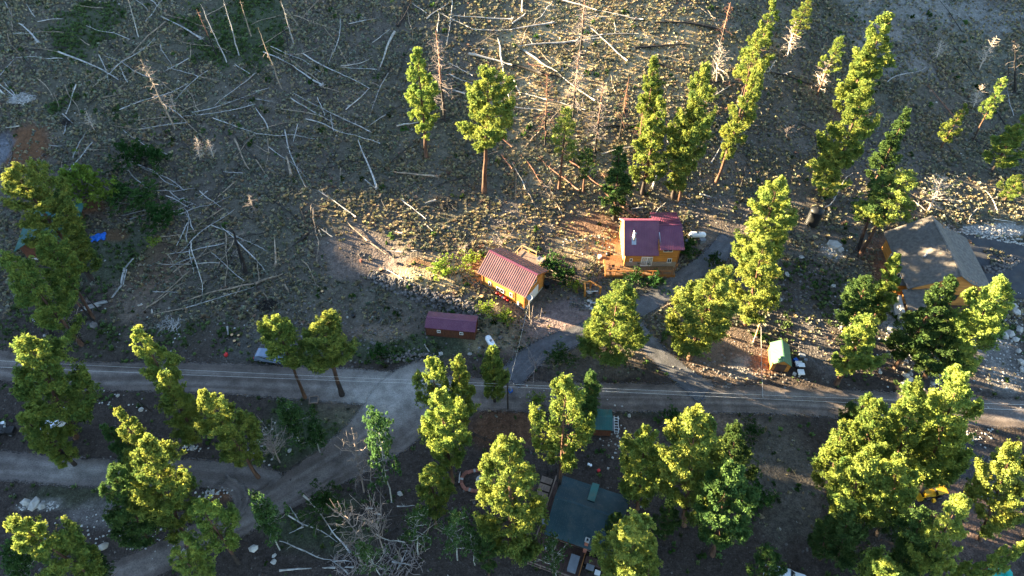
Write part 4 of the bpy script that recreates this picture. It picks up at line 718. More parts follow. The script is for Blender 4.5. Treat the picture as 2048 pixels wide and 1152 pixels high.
for (u_, v_, ru_, rv_, n_) in [(120, 120, 130, 110, 8), (340, 120, 150, 110, 10), (430, 300, 170, 110, 10), (620, 200, 110, 170, 9), (390, 440, 80, 80, 16), (1100, 200, 150, 140, 12), (1350, 200, 150, 170, 10), (560, 520, 100, 90, 8), (720, 100, 90, 90, 6), (1750, 300, 150, 150, 6), (800, 1090, 120, 50, 6)]:
    for k_ in range(n_):
        a_ = _r.uniform(0, PI); l_ = _r.uniform(18, 62); cu, cv = u_ + _r.uniform(-1, 1) * ru_, v_ + _r.uniform(-1, 1) * rv_
        LOGS.append((max(2, cu - math.cos(a_) * l_), max(2, cv - math.sin(a_) * l_ * .7), cu + math.cos(a_) * l_, cv + math.sin(a_) * l_ * .7, _r.uniform(2.2, 3.6), 'dtdtg'[_r.randint(5)]))
LMK = [(60, 190, 'near the driftwood pile'), (130, 60, 'in the upper left meadow'), (250, 100, 'in the meadow below the broken birch'), (330, 200, 'around the leaning twiggy snag'), (430, 60, 'under the dark green patch'), (140, 300, 'above the yellow-green shrubs'), (420, 250, 'by meadow saplings'), (370, 440, 'in the log jam'), (450, 520, 'beside the charred stump'), (330, 620, 'above the log border'), (260, 330, 'behind the olive shrub'), (560, 130, 'near the tan snag'), (620, 200, 'mid-slope among grass tufts'), (700, 60, 'below the bare upper bush'), (770, 90, 'where the pale-barked log lies'), (760, 240, 'left of leftmost living pine'), (560, 330, 'on the open grey slope'), (740, 340, 'above the fire ring'), (590, 450, 'left of the fire ring'), (860, 350, 'below leftmost living pine'), (940, 60, 'at the upper shade edge'), (1000, 170, 'by the big orange-trunked pine'), (1100, 40, 'on the sunlit upper slope'), (1130, 130, 'in the sunlit golden grass'), (1240, 60, 'right of the thick dark snag'), (1070, 220, 'beside the straight thin snag'), (1200, 260, 'under the twiggy snags'), (1350, 60, 'at the top of the sunny slope'), (1340, 160, 'behind the slender lit pines'), (1090, 350, 'on the slope above the garage'), (1230, 400, 'behind the red-roofed cabin'), (1330, 330, 'between the slender lit pines'), (1600, 170, 'on the dark slope below grey crowns'), (1940, 100, 'on the bare pale slope'), (1980, 220, 'near the sparse leaning pine'), (1900, 420, 'above the paved driveway'), (690, 430, 'around the fire ring'), (830, 540, 'on top of the rock wall'), (540, 590, 'near the small brush pile'), (1350, 600, 'along the driveway'), (110, 640, 'by the burnt trunks'), (460, 670, 'above the gravel road'), (640, 1030, 'among the fallen poplars'), (740, 1100, 'beneath the curly leafless trees'), (860, 1090, 'under the thin-leaved trees'), (940, 980, 'beside the brick planter'), (1390, 400, 'right of the cabin')]
TONE = {'g': ('silver-grey', 'silver'), 't': ('tan', 'tanwood'), 'd': ('charred black', 'char'), 'p': ('bleached pale', 'silver'), 'r': ('reddish', 'redwood')}
M['pale'] = mat('bleached_wood', (.45, .415, .36), .8, .35, 1.6, bump=.25, rand=.12); TONE['p'] = ('bleached pale', 'pale')
rows = []
ORD = ['leftmost', 'second from left', 'third from left', 'fourth from left', 'fifth from left', 'sixth from left', 'seventh from left', 'eighth from left', 'ninth from left'] + [w + ' from left' for w in ('tenth', 'eleventh', 'twelfth', 'thirteenth', 'fourteenth', 'fifteenth')]
for i, (u0, v0, u1, v1, w, t) in enumerate(LOGS):
    a, b = G(u0, v0), G(u1, v1); L = (b - a).length; dep = (np.array(a) - _c) @ _f; r = max(.085, w / 3 / FPX * dep * .5 * (1.25 if w < 7 else 1.6))
    ang = math.degrees(math.atan2(-(v1 - v0), u1 - u0)) % 180
    dr = 'lying level' if ang < 13 or ang > 167 else 'rising rightward' if ang < 68 else 'pointing straight uphill' if ang < 112 else 'sloping down rightward'
    ln = 'short' if L < 3.5 else 'mid-length' if L < 8 else 'long' if L < 13 else 'very long'
    th = 'thin ' if r < .075 else 'thick ' if r > .14 else ''
    um, vm = (u0 + u1) / 2, (v0 + v1) / 2; lm = min(LMK, key=lambda q: (q[0] - um) ** 2 + (q[1] - vm) ** 2)[2]
    rows.append([i, a, b, L, r, t, f'{ln} {th}{TONE[t][0]} log {dr} {lm}', um, vm])
rows.sort(key=lambda q: -q[3] * q[4]); by = {}
for r_ in rows[:300]: by.setdefault(r_[6], []).append(r_)
for k_, g_ in by.items():
    if len(g_) > 1:
        for n_, r_ in enumerate(sorted(g_, key=lambda q: q[7])): r_[6] = k_ + ', ' + ORD[min(n_, 14)]
def log_mb(i, a, b, L, r, t):
    rs2 = np.random.RandomState(i); n = max(5, int(L / 1.2)); d = (b - a); sd = Vector((-d.y, d.x, 0)).normalized() if d.length > 0 else Vector((1, 0, 0)); pts = []; rad = []; wob = rs2.randn(4) * (.018 if r > .1 else .03) * L
    for k in range(n + 1):
        f = k / n; p = a.lerp(b, f) + sd * (wob[0] * math.sin(PI * f) + wob[1] * .6 * math.sin(2 * PI * f) + wob[2] * .25 * math.sin(4 * PI * f)); z = tz(p.x, p.y) + r * .8 + .16 + .10 * rs2.rand()
        pts.append(Vector((p.x, p.y, z)) - a); rad.append(r * (1.1 - .65 * f if i % 2 else .45 + .65 * f))
    mb = MB(); mb.tube(pts, rad, 7)
    nb = int(L * (1.1 if r < .12 else .6)) + (8 if t == 'r' else 0)
    for k in range(nb):
        j = rs2.randint(1, n); q = pts[j]; l = rs2.uniform(.25, 1.0); dd = Vector((rs2.randn(), rs2.randn(), abs(rs2.randn()) * .7)).normalized(); mb.tube([q, q + dd * l], [r * .28 + .01, .012], 4, cap=False)
    if r > .13 and i % 2 == 0 and L > 5:
        e = pts[-1]
        for k in range(12):
            dd = Vector((rs2.randn(), rs2.randn(), abs(rs2.randn()))).normalized(); mb.tube([e, e + dd * rs2.uniform(.35, .9)], [r * .6, .03], 4, cap=False)
    return mb
rows.sort(key=lambda q: -q[3] * q[4]); REST = {}
for (i, a, b, L, r, t, lb, um, vm) in rows[:300]:
    o = log_mb(i, a, b, L, r, t).build('fallen_log', M[TONE[t][1]], None, True); o.location = a; tag(o, lb, 'log', 'fallen logs on the slopes')
for (i, a, b, L, r, t, lb, um, vm) in rows[300:]:
    m = log_mb(i, a, b, L, r, t); q = REST.setdefault(TONE[t][1], MB()); q.add([Vector(v) + a for v in m.v], m.f)
mb = MB(); mats = list(REST)
for k, nm in enumerate(mats): mb.add(REST[nm].v, REST[nm].f, k)
tag(mb.build('small_deadfall', [M[n] for n in mats]), kind='stuff')
print('logs', len(rows), 'trees', len(TREES))
#@@B
# ------------------------------------------------------------------ buildings
def frame_of(root): return Matrix.Translation(root.location) @ root.rotation_euler.to_matrix().to_4x4()
def lap_wall(mb, p0, p1, z0, z1, out, step=.22, top=None, mi=0, thick=.12, bulge=.035):
    """horizontal courses between two plan points; top(f) gives the wall height along it"""
    p0 = Vector((*p0, 0)); p1 = Vector((*p1, 0)); o = Vector((*out, 0)); n = int(math.ceil((z1 - z0) / step)); L = (p1 - p0).length
    for k in range(n):
        a, b = z0 + k * step, min(z1, z0 + (k + 1) * step)
        fa, fb = 0.0, 1.0
        if top:
            ff = [f / 40 for f in range(41) if top(f / 40) >= b - .02]
            if not ff: continue
            fa, fb = min(ff), max(ff)
            if fb - fa < .03: continue
        q0 = p0.lerp(p1, fa); q1 = p0.lerp(p1, fb); prof = [(-thick, a), (0, a + .012), (bulge, a + (b - a) * .35), (bulge * .9, a + (b - a) * .7), (0, b - .002), (-thick, b - .002)]
        vs = [q + o * d + Vector((0, 0, z)) for q in (q0, q1) for d, z in prof]; m = len(prof)
        mb.add(vs, [(i, (i + 1) % m, m + (i + 1) % m, m + i) for i in range(m)] + [tuple(range(m)), tuple(range(2 * m - 1, m - 1, -1))], mi)
def gable_walls(mb, L, W, h, rise, step=.22, z0=0):
    hl, hw = L / 2, W / 2
    lap_wall(mb, (-hl, -hw), (hl, -hw), z0, h, (0, -1), step); lap_wall(mb, (-hl, hw), (hl, hw), z0, h, (0, 1), step)
    tp = lambda f: h + rise * (1 - abs(2 * f - 1))
    lap_wall(mb, (hl, -hw), (hl, hw), z0, h + rise, (1, 0), step, tp); lap_wall(mb, (-hl, -hw), (-hl, hw), z0, h + rise, (-1, 0), step, tp)
def roof_side(root, x0, x1, yr, zr, ye, ze, mt, rib=.3, th=.09, name='roof', ribh=.045, ribw=.03):
    """one roof slope from the ridge (yr, zr) to the eave (ye, ze) with standing ribs"""
    mb = MB(); mb.slab([(x0, yr, zr), (x1, yr, zr), (x1, ye, ze), (x0, ye, ze)] if ye > yr else [(x0, ye, ze), (x1, ye, ze), (x1, yr, zr), (x0, yr, zr)], th)
    o = mb.build(name, mt, root)
    if rib:
        m2 = MB(); n = int((x1 - x0) / rib)
        for k in range(n + 1):
            x = x0 + .02 + (x1 - x0 - .04) * k / n; w = ribw
            vs = [(x - w, yr, zr), (x + w, yr, zr), (x + w, ye, ze), (x - w, ye, ze)]; top = [(a, b, c + ribh) for a, b, c in vs]
            m2.add(vs + top, [(4, 5, 6, 7), (0, 1, 5, 4), (1, 2, 6, 5), (2, 3, 7, 6), (3, 0, 4, 7)])
        r = m2.build('roof_ribs', mt, o); r['kind'] = 'stuff'
    return o
def window(root, x, y, z, w, h, out, panes=2, fr=None, fw=.07, name='window', pm=None):
    """window in a wall; out is the outward direction ('-y', '+x', ...), (x, y, z) its centre"""
    R = {'-y': 0, '+x': PI / 2, '+y': PI, '-x': -PI / 2}[out]; Mx = Matrix.Translation((x, y, z)) @ Matrix.Rotation(R, 4, 'Z')
    mb = MB(); a, b = w / 2, h / 2
    mb.box(-a, a, -.07, .03, b - fw, b, 0, Mx).box(-a, a, -.07, .03, -b, -b + fw, 0, Mx).box(-a, -a + fw, -.068, .03, -b + fw, b - fw, 0, Mx).box(a - fw, a, -.068, .03, -b + fw, b - fw, 0, Mx)
    for k in range(1, panes): xx = -a + w * k / panes; mb.box(xx - .025, xx + .025, -.062, .03, -b + fw, b - fw, 0, Mx)
    f = mb.build(name, fr or M['white'], root)
    n = panes
    for k in range(n):
        x0 = -a + w * k / n + (fw if k == 0 else .025); x1 = -a + w * (k + 1) / n - (fw if k == n - 1 else .025)
        MB().box(x0, x1, -.03, .01, -b + fw, b - fw, 0, Mx).build('pane', pm or M['glass'], f)
    return f
def rail(root, p0, p1, z, h, mt, n=None, base='', post=.09, bal=True):
    p0, p1 = Vector(p0), Vector(p1); L = (p1 - p0).length; d = (p1 - p0) / L; a = math.atan2(d.y, d.x); n = n or max(1, round(L / 1.5))
    T_ = Matrix.Translation((p0.x, p0.y, z)) @ Matrix.Rotation(a, 4, 'Z')
    MB().box(-.05, L + .05, -.06, .06, h, h + .05, 0, T_).build('handrail', mt, root)
    MB().box(0, L, -.02, .02, .12, .18, 0, T_).build('bottom_rail', mt, root)
    MB().box(0, L, -.02, .02, h - .13, h - .07, 0, T_).build('top_rail', mt, root)
    me = MB().box(-post / 2, post / 2, -post / 2, post / 2, -.1, h, 0).mesh('post', mt)
    for k in range(n + 1): link('post', me, root, T_ @ Matrix.Translation((L * k / n, 0, 0)))
    if bal:
        mb = MB(); m = int(L / .16)
        for k in range(1, m): mb.box(L * k / m - .015, L * k / m + .015, -.015, .015, .18, h - .13, 0, T_)
        o = mb.build('balusters', mt, root); o['kind'] = 'stuff'
def deck_boards(root, x0, x1, y0, y1, z, mt, w=.19, along='x', maxn=60):
    mb_n = int((y1 - y0) / w) if along == 'x' else int((x1 - x0) / w)
    for k in range(mb_n):
        m2 = MB()
        if along == 'x': a = y0 + (y1 - y0) * k / mb_n; m2.box(x0, x1, a + .006, a + (y1 - y0) / mb_n - .006, z - .05, z + .003 * (k % 3))
        else: a = x0 + (x1 - x0) * k / mb_n; m2.box(a + .006, a + (x1 - x0) / mb_n - .006, y0, y1, z - .05, z + .003 * (k % 3))
        m2.build('deck_board', mt, root)
# --- garage of honey coloured logs
def garage():
    cx, cy = .16, 70.85; z = min(tz(cx - 3, cy - 1.4), tz(cx + 3, cy)) + .25
    r = empty('log_garage', (cx, cy, z), math.radians(-34), 'honey-coloured log-sided garage with a ribbed maroon metal roof on the sunny bench', 'garage')
    KEEPOUT.append((cx - 2, cy + 1.3, 3.4)); KEEPOUT.append((cx + 2, cy - 1.3, 3.4))
    L, W, h, rise = 7.9, 5.5, 3.55, 2.05
    mb = MB(); gable_walls(mb, L, W, h, rise - .12, .2); mb.build('log_wall', M['orangewood'], r)
    MB().box(-L / 2 - .03, L / 2 + .03, -W / 2 - .05, W / 2 + .05, -1.6, .1).build('foundation', M['concrete'], r)
    for sx in (-1, 1):
        for sy in (-1, 1): MB().box(sx * L / 2 - .11, sx * L / 2 + .11, sy * W / 2 - .11, sy * W / 2 + .11, .05, h).build('corner_post', M['orangetrim'], r)
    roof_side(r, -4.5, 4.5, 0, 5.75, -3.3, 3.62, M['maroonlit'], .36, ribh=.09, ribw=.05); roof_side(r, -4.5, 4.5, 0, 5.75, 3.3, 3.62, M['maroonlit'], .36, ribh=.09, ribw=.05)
    MB().box(-4.52, 4.52, -.16, .16, 5.72, 5.82).build('ridge_cap', M['maroon'], r)
    for sx in (-1, 1):
        for sy in (-1, 1):
            m = MB(); x = sx * 4.5; m.add([(x - .03, 0, 5.66), (x + .03, 0, 5.66), (x + .03, sy * 3.3, 3.53), (x - .03, sy * 3.3, 3.53), (x - .03, 0, 5.46), (x + .03, 0, 5.46), (x + .03, sy * 3.3, 3.36), (x - .03, sy * 3.3, 3.36)], [(0, 1, 2, 3), (7, 6, 5, 4), (0, 4, 5, 1), (1, 5, 6, 2), (2, 6, 7, 3), (3, 7, 4, 0)]); m.build('fascia_board', M['orangetrim'], r)
    window(r, -2.55, -W / 2 - .02, 1.75, .5, .95, '-y', 1); window(r, -.55, -W / 2 - .02, 1.55, 1.45, .8, '-y', 2); window(r, 1.5, -W / 2 - .02, 1.7, .5, .95, '-y', 1)
    window(r, L / 2 + .02, 0, 3.75, 1.3, .95, '+x', 2); 
    d = empty('garage_door', (0, 0, 0)); d.parent = r
    gd = MB(); gd.box(L / 2 + .02, L / 2 + .08, -1.5, 1.2, .05, 2.1); bpy.data.objects.remove(d); g = gd.build('garage_door', M['white'], r)
    for k in range(4): MB().box(L / 2 + .085, L / 2 + .105, -1.45, 1.15, .1 + k * .5, .56 + k * .5).build('door_panel', M['white'], g)
    MB().box(L / 2 + .03, L / 2 + .07, -1.68, -1.52, .05, 2.2).build('door_trim', M['orangetrim'], r); MB().box(L / 2 + .03, L / 2 + .07, 1.22, 1.38, .05, 2.2).build('door_trim', M['orangetrim'], r)
    MB().lathe([(.0, .0), (.13, .0), (.13, .22), (0, .28)], 10, Matrix.Translation((L / 2 + .12, .3, 4.85))).build('gable_lamp', M['silverm'], r)
    MB().box(2.75, 3.05, -W / 2 - .2, -W / 2 - .03, .35, .95).build('meter_box', M['white'], r)
    MB().box(2.05, 2.11, -W / 2 - .12, -W / 2 - .06, .3, 3.3).build('conduit', M['orangetrim'], r)
    # deck behind
    dk = empty('garage_deck', (0, 0, 0), 0, 'small weathered wooden deck with pale rails behind the maroon garage roof', 'deck'); Mx = frame_of(r); dk.matrix_world = Mx
    deck_boards(dk, -2.2, 2.3, 3.25, 5.9, 2.2, M['greydeck'], .2, 'x')
    rail(dk, (-2.2, 3.3), (-2.2, 5.9), 2.2, 1.0, M['ltwood'], 2, bal=False); rail(dk, (-2.2, 5.9), (.6, 5.9), 2.2, 1.0, M['ltwood'], 2, bal=False); rail(dk, (2.3, 3.3), (2.3, 5.9), 2.2, 1.0, M['ltwood'], 2, bal=False)
    MB().box(1.1, 2.2, 5.2, 5.95, 2.25, 2.6).build('bench_box', M['greyplastic'], dk)
    for x in (-2, 0, 2.1):
        for y in (3.6, 5.7): MB().box(x - .08, x + .08, y - .08, y + .08, -1, 2.15).build('support_post', M['greydeck'], dk)
    def out(x, y, zz=0): v = Mx @ Vector((x, y, 0)); return Vector((v.x, v.y, tz(v.x, v.y) + zz))
    items = [(-.9, .5, 'red'), (-.2, .42, 'red'), (.15, .35, 'white'), (.6, .45, 'red'), (1.1, .42, 'red'), (-1.5, .35, 'ltwood'), (1.6, .35, 'ltwood')]
    for k, (x, s, c) in enumerate(items):
        p = out(x, -3.15); q = empty('storage_can', p, k * .7, f"{ {'red': 'red', 'white': 'white', 'ltwood': 'tan'}[c]} container, {ORD[k]} in the row under the garage windows", 'container', 'containers along the garage wall')
        MB().lathe([(0, 0), (s * .5, 0), (s * .52, s * .9), (s * .35, s * 1.05), (0, s * 1.05)], 10).build('can_body', M[c], q); MB().box(-.05, .05, -s * .3, s * .3, s * 1.03, s * 1.15).build('can_handle', M['black'], q)
    for (x, lb) in ((3.2, 'rust-ringed log round'),): pass
    p = out(4.45, 3.1); tag_spool = empty('black_wheel_bin', p, .3, 'black round bin beside the garage door', 'bin'); MB().lathe([(0, 0), (.4, 0), (.46, .95), (.48, 1), (0, 1.08)], 14).build('bin_body', M['black'], tag_spool); MB().lathe([(.0, 1.09), (.12, 1.1), (.1, 1.16), (0, 1.17)], 10).build('bin_knob', M['black'], tag_spool)
garage()
# --- cabin with the two maroon roofs
CAB = {}
def cabin():
    z = 1.45; r = empty('red_roof_cabin', (22.5, 78.6, z), 0, 'log and stone cabin with two overlapping maroon metal roofs', 'cabin'); KEEPOUT.append((20.5, 78.6, 4)); KEEPOUT.append((25, 78.6, 4))
    x0, xm, x1 = -4.1, .95, 4.35; yf, yb = -3.75, 3.6
    # left volume, steep; right volume, higher eave
    mb = MB(); lap_wall(mb, (x0, yf), (xm, yf), 1.0, 3.35, (0, -1), .2); lap_wall(mb, (x0, yb), (xm, yb), 0, 3.35, (0, 1), .2)
    lap_wall(mb, (x0, yf), (x0, yb), 0, 6.3, (-1, 0), .2, lambda f: 3.3 + 3.1 * (1 - abs(2 * f - 1))); mb.build('log_wall', M['orangewood'], r)
    mb = MB(); lap_wall(mb, (xm, yf), (x1, yf), 1.0, 4.55, (0, -1), .2); lap_wall(mb, (xm, yb), (x1, yb), 0, 4.55, (0, 1), .2)
    lap_wall(mb, (x1, yf), (x1, yb), 0, 5.9, (1, 0), .2, lambda f: 4.5 + 1.3 * (1 - abs(2 * f - 1))); lap_wall(mb, (xm, yf), (xm, yb), 3.3, 5.9, (-1, 0), .2, lambda f: 4.5 + 1.3 * (1 - abs(2 * f - 1))); mb.build('log_wall', M['orangewood'], r)
    rs = np.random.RandomState(2)
    k = 0; ms = [MB().box(-.5, .5, -.04, .05, -.5, .5).mesh('veneer', M['stone']) for _ in range(1)]
    x = x0
    st = MB(); st.box(x0 - .0, x1 + .0, yf - .02, yf + .2, -1.3, 1.02); st.build('stone_base', M['stone'], r)
    for row in range(5):
        x = x0 - .02 - rs.rand() * .2
        while x < x1:
            w = rs.uniform(.35, .75)
            if x + w > x0 and not (-1.55 < x + w / 2 < .4): 
                a, b = max(x, x0), min(x + w - .03, x1); o = link('veneer_stone', ms[0], r, Matrix.Translation(((a + b) / 2, yf - .04 - rs.rand() * .03, .12 + row * .2)) @ Matrix.Diagonal((max(.05, b - a), 1, .18, 1)))
            x += w
    MB().box(x0 + .02, x1 - .02, yf + .25, yb - .05, -1.5, .02).build('foundation', M['concrete'], r)
    for (x, y, hh) in ((x0, yf, 3.35), (x1, yf, 4.6), (x0, yb, 3.3), (x1, yb, 4.5)): MB().box(x - .1, x + .1, y - .1, y + .1, 0, hh).build('corner_post', M['orangetrim'], r)
    roof_side(r, -4.55, 1.02, -.1, 6.85, -4.4, 3.15, M['maroon'], .26); roof_side(r, -4.55, 1.02, -.1, 6.85, 3.9, 3.45, M['maroon'], .26)
    roof_side(r, 1.02, 4.85, -.2, 5.98, -4.45, 4.55, M['maroon'], .26, name='roof'); roof_side(r, .5, 4.85, -.2, 5.98, 4.15, 4.53, M['maroon'], .26)
    MB().box(-4.57, 1.04, -.24, .04, 6.82, 6.92).build('ridge_cap', M['maroon'], r); MB().box(1.06, 4.87, -.34, -.06, 5.96, 6.04).build('ridge_cap', M['maroon'], r)
    f = MB(); f.slab([(1.0, -3.4, 4.05), (1.16, -3.4, 5.0), (1.16, -1.6, 5.62), (1.0, -1.6, 5.66)], .05); f.build('valley_flashing', M['silverm'], r)
    for sy, ye, ze in ((-1, -4.4, 3.15), (1, 3.9, 3.45)):
        m = MB(); x = -4.57; m.add([(x, -.1, 6.8), (x + .06, -.1, 6.8), (x + .06, ye, ze), (x, ye, ze), (x, -.1, 6.56), (x + .06, -.1, 6.56), (x + .06, ye, ze - .24), (x, ye, ze - .24)], [(0, 1, 2, 3), (7, 6, 5, 4), (0, 4, 5, 1), (1, 5, 6, 2), (2, 6, 7, 3), (3, 7, 4, 0)]); m.build('barge_board', M['ltwood'], r)
    window(r, -3.15, yf - .02, 1.45, .45, .75, '-y', 1); window(r, 3.1, yf - .05, 1.35, .7, 1.0, '-y', 2); window(r, 2.5, yf - .02, 3.75, 1.5, .7, '-y', 2)
    d = MB().box(-1.5, .35, yf - .1, yf + .02, .05, 2.2).build('double_door', M['white'], r)
    for xx in (-1.36, -.48): 
        MB().box(xx, xx + .74, yf - .13, yf - .1, .35, 2.0).build('door_pane', M['curtain'], d)
        for j in range(1, 6): MB().box(xx, xx + .74, yf - .145, yf - .13, .35 + j * .275, .38 + j * .275).build('muntin', M['white'], d)
        for j in range(1, 3): MB().box(xx + .247 * j - .012, xx + .247 * j + .012, yf - .146, yf - .131, .35, 2.0).build('muntin', M['white'], d)
    MB().box(-.06, -.02, yf - .16, yf - .11, .95, 1.15).build('door_handle', M['black'], d)
    # flue with its metal cricket
    sl = (6.85 - 3.15) / 4.3
    zr = lambda y: 6.85 - sl * (-.1 - y)
    c = MB(); c.add([(-3.0, -1.0, zr(-1.0) + .06), (-3.32, -2.3, zr(-2.3) + .06), (-2.68, -2.3, zr(-2.3) + .06), (-3.0, -2.3, zr(-2.3) + .6)], [(0, 1, 3), (0, 3, 2), (1, 2, 3)]); c.build('flue_cricket', M['silverm'], r)
    c = MB(); c.slab([(-3.35, -3.1, zr(-3.1) + .10), (-2.62, -3.1, zr(-3.1) + .10), (-2.62, -2.25, zr(-2.25) + .10), (-3.35, -2.25, zr(-2.25) + .10)], .03); c.build('flashing_plate', M['silverm'], r)
    fl = MB().lathe([(.13, 0), (.13, 1.5), (.1, 1.5)], 12, Matrix.Translation((-2.98, -2.55, zr(-2.55)))).build('flue_pipe', M['silverm'], r, True)
    MB().lathe([(0, .28), (.24, .2), (.24, .05), (.2, 0), (0, 0)], 12, Matrix.Translation((-2.98, -2.55, zr(-2.55) + 1.5))).build('flue_cap', M['silverm'], fl)
    # deck
    dk = empty('orange_deck', (22.5, 78.6, z), 0, 'orange wooden deck wrapping the front left of the red-roofed cabin', 'deck')
    yfd = yf - 1.95
    deck_boards(dk, -7.3, 4.0, yfd, yf - .1, .0, M['deck'], .2, 'x'); deck_boards(dk, -7.3, x0 - .12, yf - .1, -1.35, .0, M['deck'], .2, 'x')
    deck_boards(dk, -5.3, x0 - .12, -.9, .9, .25, M['deck'], .2, 'x')
    deck_boards(dk, -8.5, -7.35, -3.0, -1.4, -.3, M['deck'], .2, 'x')
    rail(dk, (-7.3, yfd), (3.4, yfd), 0, .95, M['orangetrim'], 7, bal=False); rail(dk, (3.4, yfd), (4.6, yf - .3), 0, .95, M['orangetrim'], 1, bal=False); rail(dk, (-7.3, yfd), (-7.3, -3.2), 0, .95, M['orangetrim'], 2, bal=False)
    MB().box(-7.35, 4.0, yfd - .06, yfd, -.9, -.01).build('skirt_board', M['orangetrim'], dk); MB().box(-7.36, -7.3, yfd, -1.4, -.8, -.01).build('skirt_board', M['orangetrim'], dk)
    def thing(name, x, y, zz, lb, cat): return empty(name, (22.5 + x, 78.6 + y, z + zz), 0, lb, cat)
    g = thing('barbecue_grill', -6.6, -1.9, 0, 'black barbecue grill on the orange deck', 'grill'); MB().box(-.35, .35, -.25, .25, .55, .8).build('firebox', M['black'], g); MB().lathe([(.45, .8), (.44, .98), (.3, 1.12), (0, 1.16)], 12).build('lid', M['black'], g)
    for sx in (-.3, .3):
        for sy in (-.2, .2): MB().tube([(sx, sy, 0), (sx, sy, .56)], .025, 6).build('leg', M['black'], g)
    MB().box(.36, .75, -.2, .2, .76, .8).build('side_shelf', M['black'], g)
    w = thing('white_bucket', -7.9, -1.7, -.3, 'white round bucket left of the black grill', 'bucket'); MB().lathe([(0, 0), (.26, 0), (.32, .5), (.34, .52), (.3, .54), (0, .5)], 14).build('bucket_body', M['white'], w); MB().tube([(-.32, 0, .5), (-.2, 0, .72), (.2, 0, .72), (.32, 0, .5)], .015, 5).build('bucket_handle', M['silverm'], w)
    for i, (x, y) in enumerate(((-6.0, -4.5), (-5.2, -5.0), (-4.6, -4.3), (-6.6, -4.9))):
        c = thing('patio_chair', x, y, .0, f'thin dark patio chair on the deck, {ORD[i]} by the front rail', 'chair'); c.rotation_euler.z = i * 1.3; c['group'] = 'patio chairs on the deck'
        MB().box(-.24, .24, -.24, .24, .42, .45).build('seat', M['darkdeck'], c); MB().box(-.24, .24, .21, .24, .45, .9).build('backrest', M['darkdeck'], c)
        for sx in (-.22, .22):
            for sy in (-.22, .22): MB().tube([(sx, sy, 0), (sx, sy, .42)], .018, 5).build('leg', M['black'], c)
cabin()
def tank(u, v, ang, L, rad, label, gauge=True):
    b = G(u, v); r = empty('propane_tank', b, ang, label, 'gas tank'); n = 18; prof = []
    for k in range(7): t = k / 6 * PI / 2; prof.append((rad * math.sin(t), -L / 2 + rad - rad * math.cos(t)))
    prof += [(a, -c) for a, c in reversed(prof)]
    MB().lathe(prof, n, Matrix.Translation((0, 0, rad + .3)) @ Matrix.Rotation(PI / 2, 4, 'Y')).build('tank_shell', M['tankwhite'], r, True)
    for x in (-L * .3, L * .3): MB().box(x - .08, x + .08, -rad * .7, rad * .7, -.1, .45).build('cradle', M['concrete'], r)
    MB().lathe([(0, 0), (.2, 0), (.2, .16), (.12, .24), (0, .26)], 12, Matrix.Translation((0, 0, 2 * rad + .27))).build('valve_dome', M['greyplastic'], r)
    MB().tube([(-.5, 0, 2 * rad + .28), (-.5, 0, 2 * rad + .42)], .04, 8).build('filler_cap', M['silverm'], r); MB().tube([(.45, 0, 2 * rad + .28), (.45, 0, 2 * rad + .38)], .05, 8).build('gauge', M['black'], r)
    return r
tank(1393, 476, .0, 2.9, .5, 'white propane tank beside the red-roofed cabin'); tank(982, 691, math.radians(-62), 2.7, .5, 'white propane tank right of the maroon-roofed shed')
def dish(u, v, lb, h=1.0, s=.5, yaw=.3, z=None):
    b = G(u, v) if z is None else z; r = empty('satellite_dish', b, yaw, lb, 'dish'); MB().tube([(0, 0, 0), (0, 0, h)], .035, 8).build('mast', M['silverm'], r)
    MB().lathe([(0, 0), (s * .5, .04 * s), (s * .9, .16 * s), (s, .2 * s), (s * .98, .24 * s), (s * .5, .08 * s), (0, .04 * s)], 18, Matrix.Translation((0, 0, h)) @ Matrix.Rotation(.5, 4, 'X')).build('reflector', M['greyplastic'], r, True)
    MB().tube([(0, -.05, h + .02), (0, -.1, h + s * .8)], .015, 5).build('feed_arm', M['silverm'], r); return r
dish(1372, 492, 'grey satellite dish below the big propane tank', 1.0, .45); 
def boxy(name, u, v, dims, mt, lb, cat, rz=0, extra=None, grp=None):
    b = G(u, v); r = empty(name, b, rz, lb, cat, grp); w, d, h = dims
    m = MB(); m.box(-w / 2, w / 2, -d / 2, d / 2, -.05, h); m.build('casing', mt, r); MB().box(-w / 2 - .03, w / 2 + .03, -d / 2 - .03, d / 2 + .03, h + .002, h + .05).build('lid', extra or mt, r); return r
boxy('generator', 1404, 484, (.9, .7, .7), M['greyplastic'], 'grey generator box right of the propane tank fittings', 'machine', .2); boxy('crate', 1387, 486, (.6, .5, .5), M['ltwood'], 'tan crate between the dish and the generator', 'crate'); boxy('crate', 1372, 490, (.7, .4, .4), M['ltwood'], 'wooden crate under the satellite dish', 'crate', .1); boxy('paver_stack', 1368, 503, (.45, .45, .35), M['concrete'], 'pale paver stack at the cabin corner', 'pavers')
